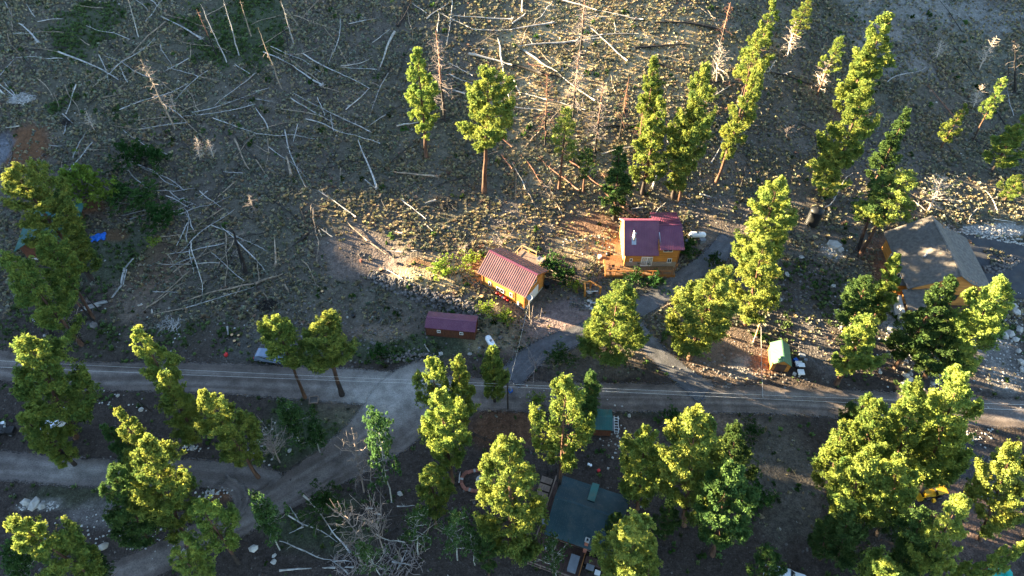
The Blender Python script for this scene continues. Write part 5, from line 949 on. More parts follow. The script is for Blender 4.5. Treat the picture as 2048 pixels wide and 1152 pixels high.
# --- long shed with maroon roof
def shed(name, label, cx, cy, ang, L, W, h, rise, oh, roofm, wallm, z=None, vert=True, rib=.2):
    z = tz(cx, cy) + .05 if z is None else z; r = empty(name, (cx, cy, z), ang, label, 'shed'); KEEPOUT.append((cx, cy, max(L, W) * .45))
    mb = MB(); gable_walls(mb, L, W, h, rise - .1, .18); mb.build('wall', wallm, r); MB().box(-L / 2 - .01, L / 2 + .01, -W / 2 - .01, W / 2 + .01, -.6, -.002).build('skid_base', M['darkdeck'], r)
    zr = h + rise + .06; sl = rise / (W / 2)
    for s in (-1, 1): roof_side(r, -L / 2 - oh, L / 2 + oh, 0, zr, s * (W / 2 + oh), zr - sl * (W / 2 + oh), roofm, rib)
    MB().box(-L / 2 - oh - .01, L / 2 + oh + .01, -.1, .1, zr, zr + .05).build('ridge_cap', roofm, r)
    for sx in (-1, 1):
        for sy in (-1, 1): MB().box(sx * L / 2 - .06, sx * L / 2 + .06, sy * W / 2 - .06, sy * W / 2 + .06, 0, h).build('corner_trim', wallm, r)
    return r
s1 = shed('long_shed', 'long red-brown shed with a maroon metal roof below the rock wall', -9.15, 62.55, math.radians(-6.6), 7.4, 2.9, 2.05, .5, .12, M['maroon'], M['redbrown'])
window(s1, -1.75, -1.5, 1.35, .55, .6, '-y', 2, fw=.08); window(s1, 1.7, -1.5, 1.35, .55, .6, '-y', 2, fw=.08)
MB().box(3.73, 3.78, -.6, .5, .05, 1.9).build('shed_door', M['redbrown'], s1)
b = G(957, 661); t_ = empty('spare_wheel', b, 0, 'white-rimmed wheel leaning on the end of the long shed', 'wheel'); MB().lathe([(.2, -.1), (.34, -.1), (.38, 0), (.34, .1), (.2, .1)], 16, Matrix.Translation((0, 0, .38)) @ Matrix.Rotation(PI / 2, 4, 'X')).build('tyre', M['rubber'], t_); MB().lathe([(0, -.05), (.2, -.06), (.2, .06), (0, .05)], 14, Matrix.Translation((0, 0, .38)) @ Matrix.Rotation(PI / 2, 4, 'X')).build('rim', M['white'], t_)
s2 = shed('small_green_shed', 'little shed with a pale green metal roof beside the white buggy', 39.45, 56.9, math.radians(-99), 3.5, 2.45, 1.75, .9, .17, M['greenroof'], M['orangewood'], rib=.24)
MB().box(1.77, 1.82, -.75, .75, .05, 1.65).build('shed_door', M['darkdeck'], s2); MB().box(1.825, 1.84, -.02, .02, .05, 1.65).build('door_gap_trim', M['redbrown'], s2)
s3 = shed('teal_roof_shed', 'small shed with a teal metal roof partly under the tall lit pine', 11.9, 46.2, math.radians(-3), 3.2, 2.9, 1.9, .75, .15, M['tealroof'], M['redbrown'], rib=.22)
# --- ladder and pale board by it
b = G(1233, 866); la = empty('ladder', b, math.radians(-4), 'white ladder lying beside the small teal shed', 'ladder')
for x in (-.28, .28): MB().box(x - .035, x + .035, 0, 2.6, .05, .13).build('side_rail', M['white'], la)
for k in range(6): MB().box(-.245, .245, .2 + k * .42, .27 + k * .42, .06, .12).build('rung', M['white'], la)
b = G(1223, 862); bo = tag(MB().box(-.45, .4, 0, 2.0, .04, .09).build('pale_board', M['greyplastic']), 'pale grey board lying against the small teal shed', 'board'); bo.location = b; bo.rotation_euler.z = -.06
# --- grey shingled house
def big_house():
    cx, cy = 67.3, 73.2; z = tz(64, 68) + .35; r = empty('shingled_house', (cx, cy, z), math.radians(-92.5), 'large house under a wide grey shingled roof beside the paved driveway', 'house'); KEEPOUT.append((cx, cy, 7)); KEEPOUT.append((cx + 3, cy - 2, 6)); KEEPOUT.append((cx - 1, cy - 5, 5))
    # local x runs towards the camera, local +y to the right... (-y is the left side)
    zr = 7.4; x0, x1 = -6.4, 6.5
    def slope(pts, name='roof'):
        mb = MB(); mb.slab(pts, .16); o = mb.build(name, M['shingle'], r); return o
    slope([(x0, 0, zr), (x0, -6.0, 3.4), (x1 - .6, -6.0, 3.4), (x1 + .0, 0, zr)][::1])
    slope([(x0, 0, zr), (x1, 0, zr), (x1 - .2, 2.5, 5.5), (x0, 2.7, 5.4)]); slope([(x0, 2.7, 5.4), (x1 - .2, 2.5, 5.5), (x1 - .5, 6.8, 3.6), (x0 + .8, 7.2, 3.4)])
    for y, zz in ((0, zr),): MB().box(x0 - .02, x1 + .02, -.14, .14, zr - .02, zr + .05).build('ridge_cap', M['shingle'], r)
    slope([(x1 - .8, -6.6, 2.9), (x1 + 3.1, -6.4, 2.1), (x1 + 3.0, -1.0, 3.3), (x1 - .8, -1.0, 3.9)], 'porch_roof')
    mb = MB(); lap_wall(mb, (x0 + .6, -5.2), (x1 - .7, -5.2), -1.2, 3.75, (0, -1), .26); lap_wall(mb, (x1 - .7, -5.2), (x1 - .7, 5.6), -1.2, 7, (1, 0), .26, lambda f: (3.9 + 3.2 * f / .48) if f < .48 else 7.1 - 3.1 * (f - .48) / .52)
    lap_wall(mb, (x0 + .6, 5.6), (x1 - .7, 5.6), -.6, 3.8, (0, 1), .26); lap_wall(mb, (x0 + .6, -5.2), (x0 + .6, 5.6), -.6, 7, (-1, 0), .26, lambda f: (3.9 + 3.2 * f / .48) if f < .48 else 7.1 - 3.1 * (f - .48) / .52); mb.build('log_wall', M['orangewood'], r)
    MB().box(x0 + .5, x1 - .6, -5.3, 5.7, -2.6, -1.15).build('foundation', M['concrete'], r)
    window(r, x1 - .66, -1.6, 1.6, 1.6, 1.5, '+x', 2, M['orangetrim']); window(r, x1 - .66, 1.6, 1.6, 1.6, 1.5, '+x', 2, M['orangetrim']); window(r, x1 - .66, 0, 4.6, 1.4, 1.3, '+x', 2, M['orangetrim']); window(r, -2, -5.25, 1.5, 1.4, 1.2, '-y', 2, M['white']); window(r, 2, -5.25, 1.5, 1.4, 1.2, '-y', 2, M['white'])
    # porch posts, deck and pale retaining wall under it
    MB().box(x1 - .6, x1 + 3.0, -6.3, -6.0, -2.4, -.2).build('porch_wall', M['concrete'], r)
    for x in (x1 + .3, x1 + 1.5, x1 + 2.8): MB().box(x - .12, x + .12, -6.2, -5.96, -.2, 2.35).build('porch_post', M['orangetrim'], r)
    for y in (-4, -2, 0, 2, 4): MB().box(x1 + 2.7, x1 + 2.95, y - .12, y + .12, -2, 2.6 if y < 0 else .9).build('porch_post', M['orangetrim'], r)
    for k in range(16): MB().box(x1 - .55 + k * .22, x1 - .55 + k * .22 + .2, -5.9, 5.2, -.25, -.2).build('deck_board', M['darkdeck'], r)
    for zz in (.15, .45, .75): MB().box(x1 + 2.9, x1 + 2.98, -5.9, 5.2, zz, zz + .1).build('deck_rail', M['redbrown'], r)
    v = MB().lathe([(.0, .5), (.12, .5), (.12, 0)], 10, Matrix.Translation((.8, -2.6, 5.6))).build('roof_vent', M['white'], r); MB().lathe([(.0, .42), (.16, .42), (.16, 0)], 10, Matrix.Translation((1.1, -2.9, 5.35))).build('roof_vent', M['silverm'], r)
    MB().box(3.2, 4.4, -6.3, -5.3, .2, 2.4).build('bay_wall', M['orangewood'], r)
    MB().box(3.1, 4.5, -6.5, -5.25, 2.42, 2.55).build('bay_roof', M['shingle'], r)
big_house()
b = G(1793, 632); cw = empty('concrete_wing_wall', b, math.radians(80), 'bright white sunlit concrete wall at the corner of the shingled house', 'wall'); MB().box(-.9, 2.4, -.15, .15, -.5, 2.1).build('wall_face', M['concrete'], cw); MB().box(-.95, 2.45, -.2, .2, 2.102, 2.2).build('wall_cap', M['concrete'], cw)
b = G(1787, 655); st_ = empty('concrete_steps', b, math.radians(-20), 'pale concrete steps below the white wing wall', 'steps')
for k in range(3): MB().box(-.9, .9, -1.2 + k * .35, -.9 + k * .35 + .05, -.3, .05 + k * .12).build('step', M['concrete'], st_)
# --- dark teal house at the bottom
def teal_house():
    cx, cy = 9.35, 32.6; z = tz(cx, cy) + .2; r = empty('dark_teal_house', (cx, cy, z), math.radians(-19.5), 'house with a dark teal metal roof deep in shade near the lower edge', 'house'); KEEPOUT.append((cx - 2, cy, 4.6)); KEEPOUT.append((cx + 2, cy, 4.6))
    L, W, h, rise = 7.6, 6.6, 2.7, 1.75; mb = MB(); gable_walls(mb, L, W, h, rise - .15, .22); mb.build('wall', M['redbrown'], r); MB().box(-L / 2, L / 2, -W / 2, W / 2, -1.0, -.002).build('foundation', M['concrete'], r)
    roof_side(r, -4.35, 4.35, 0, 4.5, -4.0, 2.35, M['blueroof'], .3, name='roof'); roof_side(r, -4.35, 4.35, 0, 4.5, 3.9, 2.45, M['blueroof'], .3)
    MB().box(-4.37, 4.37, -.13, .13, 4.48, 4.57).build('ridge_cap', M['blueroof'], r)
    m = MB(); m.slab([(-.55, 1.2, 4.05), (.35, 1.2, 4.05), (.35, 4.15, 2.75), (-.55, 4.15, 2.75)][::-1][::-1], .05); m.build('roof_patch_panel', M['tealroof'], r)
    ch = MB().box(.55, 1.0, -3.75, -3.25, 0, 3.7).build('chimney', M['brick'], r); MB().box(.5, 1.05, -3.8, -3.2, 3.7, 3.82).build('chimney_cap', M['concrete'], ch); MB().box(.66, .89, -3.62, -3.38, 3.825, 3.95).build('chimney_pot', M['black'], ch)
    window(r, -2, -W / 2 - .02, 1.5, 1.0, .9, '-y', 2); window(r, 2.4, -W / 2 - .02, 1.5, 1.2, .9, '-y', 2); MB().box(-.5, .35, -W / 2 - .06, -W / 2, .05, 2.05).build('front_door', M['darkdeck'], r)
    MB().box(1.1, 3.2, -4.9, -4.05, -.2, .4).build('entry_step', M['darkdeck'], r)
    dk = empty('dark_deck', (cx, cy, z), math.radians(-19.5), 'dark wooden deck in front of the dark teal house', 'deck')
    deck_boards(dk, -5.3, .9, -7.3, -3.45, .1, M['darkdeck'], .24, 'x'); deck_boards(dk, -5.3, -4.0, -3.44, 3.9, .1, M['darkdeck'], .24, 'x')
    rail(dk, (-5.3, -7.3), (-5.3, 4.2), .1, .95, M['greydeck'], 6, bal=False); rail(dk, (-5.3, -7.3), (.9, -7.3), .1, .95, M['greydeck'], 4, bal=False); rail(dk, (.9, -7.3), (.9, -4.2), .1, .95, M['orangetrim'], 2, bal=False)
    Mx = frame_of(dk)
    def put(name, x, y, zz, lb, cat, dims, mt, lid=None):
        p = Mx @ Vector((x, y, zz)); q = empty(name, p, math.radians(-19.5), lb, cat); w, d, h = dims; MB().box(-w / 2, w / 2, -d / 2, d / 2, 0, h).build('body', mt, q); MB().box(-w / 2 - .04, w / 2 + .04, -d / 2 - .04, d / 2 + .04, h + .002, h + .06).build('lid', lid or mt, q)
    put('deck_table', -.1, -5.6, .1, 'grey covered table at the right end of the dark deck', 'table', (1.0, 1.9, .75), M['greyplastic'])
    put('deck_box', 1.9, -5.2, -.3, 'small dark box beyond the dark deck rail', 'box', (.9, .7, .6), M['black'], M['greyplastic']); put('white_pail', -3.7, -4.7, .1, 'small white pail on the dark deck', 'pail', (.3, .3, .35), M['white']); put('cooler', 2.9, -5.5, -.3, 'pale cooler beside the small dark box', 'cooler', (.6, .5, .45), M['greyplastic'], M['white'])
    p = Mx @ Vector((-4.75, -2.6, 1.3)); dish(0, 0, 'round grey dish at the left eave of the dark teal house', 1.2, .45, .2, p)
    # plank steps going down beside the deck
    stp = empty('plank_steps', (cx, cy, z), math.radians(-19.5), 'broad grey plank steps climbing beside the dark teal house', 'steps')
    for k in range(8):
        for j in range(4): MB().box(-7.15, -5.65, -3.9 + k * 1.02 + j * .21, -3.9 + k * 1.02 + j * .21 + .18, -.5 + k * .08, -.42 + k * .08).build('plank', M['greydeck'], stp)
teal_house()
# --- teal cabin on the left
def left_house():
    cx, cy = -77.2, 81.2; z = tz(cx, cy) + .1; r = empty('teal_roof_cabin', (cx, cy, z), math.radians(-79), 'cabin with a teal metal roof hidden behind the left pines', 'cabin'); KEEPOUT.append((cx, cy, 5))
    mb = MB(); gable_walls(mb, 8.6, 7.4, 2.8, 1.9, .22); mb.build('wall', M['redbrown'], r); MB().box(-4.3, 4.3, -3.7, 3.7, -1.0, -.002).build('foundation', M['concrete'], r)
    roof_side(r, -4.9, 4.9, 0, 4.95, -4.4, 2.6, M['tealroof'], .3); roof_side(r, -4.9, 4.9, 0, 4.95, 4.4, 2.6, M['tealroof'], .3); MB().box(-4.92, 4.92, -.12, .12, 4.93, 5.02).build('ridge_cap', M['tealroof'], r); window(r, 4.32, 0, 1.5, 1.2, 1.0, '+x', 2)
    b = G(147, 520); dk = empty('brown_deck', b, math.radians(-22), 'red-brown wooden deck at the corner of the teal cabin', 'deck'); deck_boards(dk, -2.1, 1.4, -.9, .9, .9, M['redbrown'], .22, 'x'); rail(dk, (-2.1, -.9), (1.4, -.9), .9, .9, M['orangetrim'], 3); rail(dk, (1.4, -.9), (1.4, .9), .9, .9, M['orangetrim'], 1)
    for x in (-2, 1.3):
        for y in (-.8, .8): MB().box(x - .08, x + .08, y - .08, y + .08, -.5, .85).build('support_post', M['redbrown'], dk)
left_house()
def cloth(u, v, w, d, h, mt, lb, seed, rz=0):
    b = G(u, v); n = 16; V = []; F_ = []; 
    for j in range(n + 1):
        for i in range(n + 1):
            x = (i / n - .5) * w; y = (j / n - .5) * d; e = max(abs(i / n - .5), abs(j / n - .5)) * 2; wv = float(fbm(seed * 10 + i * .9, j * .9, 2.2, 3)) - .5
            V.append((x * (1 + .25 * wv), y * (1 + .25 * math.sin(i)), h * (1 - e ** 3) * (.6 + wv) + .06 + .12 * abs(wv)))
    for j in range(n):
        for i in range(n): a = j * (n + 1) + i; F_.append((a, a + 1, a + n + 2, a + n + 1))
    m = MB(); m.add(V, F_); o = m.build('blue_tarp', mt); o.location = b; o.rotation_euler.z = rz; return tag(o, lb, 'tarp')
cloth(196, 475, 2.6, 1.7, .5, M['tarp'], 'crumpled bright blue tarp on the bare ground by the lawn', 1, .3); cloth(127, 522, 1.3, 2.0, 1.5, M['tarp'], 'blue tarp draped beside the brown deck', 2, -.2); cloth(153, 535, 1.2, 1.2, .4, mat('faded_green_cloth', (.10, .20, .18), .8), 'faded green cloth heap below the brown deck', 3)
for i, (u, v, a) in enumerate([(137, 538, 1.0), (163, 520, -1.2), (152, 522, .9), (128, 555, .8), (72, 475, 1.1), (150, 490, .7)]):
    b = G(u, v); o = tag(MB().box(-.65, .65, -.13, .13, .02, .2).build('white_board', M['white']), f'short white board, {ORD[i]} in the litter around the brown deck', 'board', 'white boards by the teal cabin'); o.location = b; o.rotation_euler.z = -a
# --- water tank
b = G(1623, 446); wt = empty('water_tank', b, .2, 'tall black plastic water tank above the driveway end', 'water tank')
prof = [(0, -.1), (1.12, -.1)]
for k in range(9): prof += [(1.14, .05 + k * .33), (1.09, .10 + k * .33), (1.09, .30 + k * .33), (1.14, .35 + k * .33)]
prof += [(1.12, 3.05), (.95, 3.3), (.5, 3.55), (.25, 3.6)]
MB().lathe(prof, 28).build('tank_shell', M['black'], wt, True); MB().lathe([(.27, 3.58), (.27, 3.72), (0, 3.76)], 16).build('manhole_lid', M['black'], wt); MB().tube([(1.2, -.25, -.1), (1.2, -.25, 2.9), (1.0, -.2, 3.2)], .04, 6).build('level_pipe', M['white'], wt)
for u, v, n in ((1619, 410, 'behind'),): pass
# --- dish pole, poles and wires
def pole(tu, tv, bu, bv, r0, mt, lb, cross=None, i=0):
    b, top = stand(tu, tv, bu, bv); L = top - b; r = empty('utility_pole', b, 0, lb, 'pole'); r.rotation_euler = Vector((0, 0, 1)).rotation_difference(L.normalized()).to_euler(); h = L.length
    MB().tube([(0, 0, -.3), (0, 0, h * .5), (0, 0, h)], [r0, r0 * .9, r0 * .75], 10).build('shaft', mt, r)
    if cross:
        MB().box(-.9, .9, -.06, .06, h - .35, h - .22).build('crossarm', mt, r)
        for x in (-.8, 0, .8): MB().lathe([(0, 0), (.05, 0), (.06, .08), (.03, .16), (0, .18)], 8, Matrix.Translation((x, 0, h - .22))).build('insulator', M['tankwhite'], r)
        MB().lathe([(0, 0), (.2, 0), (.2, .55), (.1, .62), (0, .62)], 12, Matrix.Translation((.35, .1, h - 2.0))).build('transformer', M['greyplastic'], r)
    return r, Vector(top)
_, PT1 = pole(1015, 766, 1016, 818, .13, M['darkbark'], 'tall dark utility pole with a crossarm beside the gravel road', True)
pr2, PT2 = pole(1059, 596, 1060, 652, .11, M['tanwood'], 'wooden pole carrying a round dish beside the garage')
MB().lathe([(0, 0), (.3, .03), (.42, .12), (.44, .16), (.3, .08), (0, .05)], 16, Matrix.Translation((0, 0, (PT2 - pr2.location).length)) @ Matrix.Rotation(.35, 4, 'X')).build('dish_reflector', M['greyplastic'], pr2)
pr3, PT3 = pole(1523, 638, 1508, 682, .13, M['ltwood'], 'sunlit orange wooden service pole by the small green shed'); MB().box(-.2, .2, -.25, -.1, .6, 1.3).build('meter_box', M['greyplastic'], pr3)
def wire(pts, r, lb, sag=.15):
    m = MB(); P = []
    for a, b_ in zip(pts, pts[1:]):
        for k in range(13): f = k / 13; P.append(a.lerp(b_, f) - Vector((0, 0, sag * 4 * f * (1 - f))))
    P.append(pts[-1]); m.tube([p - pts[0] for p in P], r, 5); o = m.build('power_line', M['wire']); o.location = pts[0]; tag(o, lb, 'wire', 'overhead wires')
def AH(u, v, z): d = ray(u, v); return Vector(_c + d * ((z - CAMH) / d[2]))
zt = PT1.z - .2
wire([AH(-400, 700, zt), PT1 + Vector((-.8, 0, -.2)), AH(2600, 828, zt)], .012, 'upper overhead wire running along the gravel road', .35); wire([AH(-400, 716, zt - .6), PT1 + Vector((0, 0, -.9)), AH(2600, 842, zt - .6)], .014, 'lower overhead wire running along the gravel road', .3)
wire([PT1 + Vector((.2, 0, -.3)), PT2 + Vector((0, 0, -.2))], .009, 'service wire from the dark pole up to the dish pole', .5); wire([PT3 + Vector((0, 0, -.2)), AH(1526, 795, zt - .3)], .014, 'service wire from the orange pole to the road wires', .3)
# --- rocks
def rock_mesh(seed, mt):
    rs = np.random.RandomState(seed); m = bpy.data.meshes.new('rock'); import bmesh; bm = bmesh.new(); bmesh.ops.create_icosphere(bm, subdivisions=1, radius=.5)
    k = np.array([1, rs.uniform(.65, .95), rs.uniform(.5, .8)])
    for v in bm.verts: v.co = Vector(np.array(v.co) * k * rs.uniform(.78, 1.15))
    bm.to_mesh(m); bm.free(); m.materials.append(mt); return m
RK = [rock_mesh(i, M['rock']) for i in range(6)]; WR = [rock_mesh(i + 10, M['whiterock']) for i in range(6)]
def rock_band(name, label, line, wpx, n, smin, smax, meshes, cat='rock wall', pile=.5, seed=0):
    rs = np.random.RandomState(seed); P = [G(u, v) for u, v in line]; seg = [(P[i + 1] - P[i]).length for i in range(len(P) - 1)]; tot = sum(seg); root = empty(name, P[0], 0, label, cat)
    for k in range(n):
        s = tot * (k + rs.rand() * .8) / n; i = 0
        while i < len(seg) - 1 and s > seg[i]: s -= seg[i]; i += 1
        p = P[i].lerp(P[i + 1], min(1, s / seg[i])); d = (P[i + 1] - P[i]).normalized(); o = rs.uniform(-.5, .5); q = p + Vector((-d.y, d.x, 0)) * o * wpx; q.z = tz(q.x, q.y) + .05 + pile * max(0, .5 - abs(o)) + rs.rand() * .1
        sc = rs.uniform(smin, smax); link('rock', meshes[rs.randint(6)], root, Matrix.Translation(q - P[0]) @ Matrix.Rotation(rs.uniform(0, 6.28), 4, 'Z') @ Matrix.Rotation(rs.uniform(-.4, .4), 4, 'X') @ Matrix.Diagonal((sc, sc, sc, 1)))
rock_band('rock_retaining_wall', 'long stacked grey rock wall holding up the garage bench', [(738, 552), (780, 568), (835, 588), (880, 602), (915, 612), (950, 622)], 2.3, 285, .38, .85, RK, seed=1)
rock_band('boulder_pile', 'heap of grey boulders at the right end of the rock wall', [(925, 612), (960, 640)], 3.0, 60, .5, 1.0, RK, 'boulders', seed=2)
rock_band('low_stone_wall', 'low rough stone wall on the bank between long shed and road', [(770, 720), (810, 714), (862, 716), (880, 722)], 1.5, 95, .3, .6, RK, seed=3)
rock_band('rock_steps_edging', 'grey boulders along the right corner of the cabin', [(1362, 505), (1356, 530), (1345, 548), (1325, 560)], 1.0, 34, .35, .75, RK, 'boulders', .2, 4)
rock_band('pale_stone_row', 'curving row of small pale stones left of the cabin', [(1130, 480), (1160, 484), (1185, 473), (1215, 478)], .5, 36, .22, .42, WR, 'stone edging', .05, 5)
rock_band('driveway_rock_island', 'wedge of rocks between the two arms of the paved driveway', [(1966, 540), (1990, 540), (2012, 530), (2032, 518)], 2.2, 80, .35, .8, RK, 'rock bed', .3, 6)
rock_band('rubble_embankment', 'band of pale rubble along the top of the paved driveway', [(1885, 452), (1930, 466), (1990, 474), (2048, 486)], 1.6, 130, .25, .6, WR, 'rubble', .15, 7)
rock_band('curved_stone_edging', 'curved stone edging of the grey pad at the left edge', [(8, 262), (18, 278), (24, 300), (23, 318), (18, 332)], .4, 30, .3, .5, RK, 'stone edging', .05, 8)
rock_band('boulder_retaining_row', 'pale stones holding the drive below the log arbour', [(1140, 608), (1160, 614), (1178, 614)], 1.2, 30, .3, .6, RK, 'rock wall', .2, 9)
rock_band('fire_ring', 'small stone fire ring on the bare patch above the rock wall', [(718, 508), (724, 505), (729, 508), (729, 513), (722, 515), (718, 512), (718, 508)], .15, 16, .28, .4, RK, 'fire ring', .05, 10)
rock_band('stone_circle', 'round stone ring in the shade left of the log arbour', [(1123, 578), (1130, 573), (1136, 578), (1134, 586), (1126, 586), (1123, 578)], .2, 18, .3, .45, RK, 'stone ring', .05, 11)
WB = [(1792, 693, 1.0), (1800, 700, .9), (1812, 752, 1.3), (1819, 758, 1.2), (1812, 765, 1.2), (1820, 748, 1.0), (1806, 768, 1.0), (1862, 715, 1.1), (1847, 714, 1.2), (1848, 750, 1.0), (1873, 766, 1.1), (1866, 768, .9), (1990, 610, 2.4), (2022, 615, 2.0), (2030, 625, 1.8), (2018, 668, 1.8), (2008, 672, 1.5), (2030, 680, 1.3), (2038, 660, 1.4), (2035, 703, 1.2), (2042, 726, 1.4), (2046, 740, 1.2), (1668, 493, 2.6), (1680, 500, 1.6), (1603, 515, 1.1), (1574, 550, 1.2), (1665, 573, 1.0), (1682, 655, .8), (1690, 640, .9), (1700, 650, .9), (1760, 745, .8), (1783, 710, .7), (208, 1094, 1.4), (135, 1072, 1.1), (122, 1072, 1.2), (88, 1078, .8), (92, 1050, .9), (160, 1102, .7), (368, 1108, 1.2), (372, 892, .8), (384, 898, .8), (508, 1098, 1.3), (548, 1124, .9), (549, 1112, .7), (188, 652, 1.7), (177, 648, .9), (800, 988, .9), (579, 902, .8), (1258, 832, .7), (70, 1010, 2.0), (55, 1006, 1.5), (85, 1012, 1.2), (1762, 1044, .9), (1569, 252, .6), (1560, 600, 1.0), (480, 912, .7), (490, 905, .6), (282, 820, .9), (236, 792, .7), (959, 697, .6), (882, 708, .9), (940, 709, .8), (1130, 783, .5), (745, 634, .5), (695, 635, .5), (1001, 676, 1.0)]
for i, (u, v, s) in enumerate(WB):
    b = G(u, v); m_ = WR[i % 6] if not (55 < u < 190 and 640 < v < 660) and u != 1001 else RK[i % 6]; o = link('boulder', m_, None, Matrix.Translation((b.x, b.y, b.z + s * .12)) @ Matrix.Rotation(i * 1.7, 4, 'Z') @ Matrix.Diagonal((s, s, s, 1)))
    sz = 'large' if s > 1.5 else 'mid-size' if s > .95 else 'small'; lm = 'in the rubble below the shingled house' if u > 1740 and v > 680 and u < 1900 else 'on the pale bank at the right edge' if u > 1980 else 'beside the driveway end' if 1550 < u < 1720 and v < 620 else 'near the lone bright slender pine' if 1600 < u < 1740 and v < 800 else 'on the lower left bank' if u < 400 and v > 990 else 'by the side road' if u < 600 and v > 860 else 'under the burnt trunks' if u < 200 else 'around the gravel road junction' if u < 1200 else 'in the lower right clearing'
    o['label'] = f'{sz} pale boulder {lm}'; o['category'] = 'boulder'; o['group'] = 'pale boulders'
    o['_u'] = u
grp = {}
for o in COL.objects:
    if o.name.startswith('boulder') and '_u' in o: grp.setdefault(o['label'], []).append(o)
for k_, L_ in grp.items():
    L_.sort(key=lambda o: o['_u'])
    for n_, o in enumerate(L_):
        if len(L_) > 1: o['label'] = k_ + ', ' + ORD[min(n_, 14)]
        del o['_u']
# --- small white rubble piles that nobody could count
rsq = np.random.RandomState(12)
def rubble(name, spots, smin, smax, mt):
    P = []
    for (u, v, ru, rv, n) in spots:
        c_ = G(u, v); a_ = (G(u + ru, v) - c_).length; b_ = (G(u, v - rv) - c_).length
        for k in range(n): x, y = c_.x + rsq.randn() * a_ * .55, c_.y + rsq.randn() * b_ * .55; P.append((x, y, tz(x, y) + .03))
    P = np.array(P); V = np.array([(1, 0, 0), (.3, .9, .1), (-.7, .7, 0), (-.9, -.3, .1), (.1, -1, 0), (.3, .2, .7), (-.4, -.1, .6)]); T = [(0, 1, 5), (1, 2, 5), (2, 6, 5), (2, 3, 6), (3, 4, 6), (4, 5, 6), (4, 0, 5)]
    tag(link(name, scatter(name, V, T, P, rsq.uniform(smin, smax, len(P)), rsq.uniform(0, 6.28, len(P)), mt, None)), kind='stuff')
rubble('white_rubble', [(1860, 715, 90, 60, 220), (1800, 690, 50, 40, 110), (2000, 690, 50, 90, 260), (2020, 610, 30, 40, 160), (1700, 650, 30, 60, 60), (430, 985, 26, 9, 60), (480, 905, 34, 14, 30), (225, 1060, 130, 40, 90), (330, 1080, 70, 25, 30), (80, 1012, 40, 8, 70), (1990, 462, 70, 12, 260), (520, 890, 40, 40, 50), (1235, 880, 30, 40, 60), (1950, 870, 40, 15, 40), (240, 800, 60, 20, 20), (1665, 500, 20, 14, 60), (1130, 800, 90, 30, 50), (330, 660, 130, 50, 50), (385, 895, 20, 6, 30)], .06, .20, M['whiterock'])
rubble('grey_rubble', [(1480, 740, 120, 30, 200), (1180, 610, 40, 20, 80), (1340, 560, 30, 20, 80), (1600, 600, 90, 120, 350), (720, 690, 160, 50, 200), (560, 640, 120, 60, 200), (1700, 300, 150, 80, 400), (1400, 400, 90, 40, 200), (1500, 300, 90, 80, 250), (1000, 440, 120, 40, 200)], .07, .26, M['rock'])
# twig heaps
def brush(name, u, v, wpx, hm, n, mt, lb, seed):
    rs = np.random.RandomState(seed); b = G(u, v); R_ = (G(u + wpx / 2, v) - b).length; m = MB()
    for k in range(n):
        a = rs.uniform(0, 6.28); r = R_ * math.sqrt(rs.rand()) * .8; p = Vector((r * math.cos(a), r * math.sin(a) * .8, rs.uniform(0, hm) * (1 - r / R_) + .08)); d = Vector((rs.randn(), rs.randn(), rs.randn() * .22)).normalized() * rs.uniform(.3, 1.1); m.tube([p - d, p + Vector(rs.randn(3) * .08), p + d], [.03, .045, .02], 4, cap=False)
    o = m.build(name, mt); o.location = b; o['kind'] = 'stuff'; tag(o, lb, 'brush pile'); return o
brush('brush_pile', 45, 198, 60, .8, 170, M['silver'], 'driftwood-like brush pile in the left meadow', 1); brush('brush_pile', 132, 245, 34, .5, 60, M['char'], 'dark uprooted root mass in the left meadow', 2); brush('brush_pile', 535, 610, 44, .6, 110, M['char'], 'dark brush pile below the long tan log', 3); brush('brush_pile', 1345, 450, 40, .5, 40, M['silver'], 'litter of sticks behind the cabin', 4); brush('brush_pile', 1345, 845, 40, .6, 90, M['twig'], 'grey uprooted stump on the bank below the road', 5); brush('brush_pile', 700, 1120, 90, .5, 70, M['twig'], 'grey tangle of broken branches in the lower glade', 6); brush('brush_pile', 890, 410, 60, .3, 90, M['char'], 'scattered dark sticks on the slope', 7); brush('brush_pile', 800, 1120, 120, .3, 130, M['twig'], 'thin sticks strewn at the lower edge', 8); brush('brush_pile', 340, 650, 60, .3, 60, M['silver'], 'pale stick litter beside the lit slender pine', 9)
# log border of the lawn
def border(pts, n, lb, i):
    P = [G(*p) for p in pts]; r = empty('log_border', P[0], 0, lb, 'log border')
    for a, b_ in zip(P, P[1:]):
        for k in range(n):
            o = Vector((.0, .0, 0)) + Vector(((k % 3) * .22 - .2, (k // 3) * .2, .12 + .12 * (k % 2))); MB().tube([a - P[0] + o, (a + b_) / 2 - P[0] + o + Vector((0, 0, .05)), b_ - P[0] + o], [.1, .09, .07], 7).build('log', M['silver'], r)
border([(268, 519), (252, 538)], 2, 'two pale logs at the top end of the lawn border', 0); border([(251, 539), (244, 570)], 4, 'stack of pale logs along the right of the lawn', 1); border([(245, 572), (226, 597)], 2, 'curving logs at the lower right corner of the lawn', 2); border([(213, 605), (170, 618)], 5, 'stack of pale logs across the foot of the lawn', 3); border([(165, 622), (200, 612)], 3, 'loose pale logs crossing the foot of the lawn', 4)
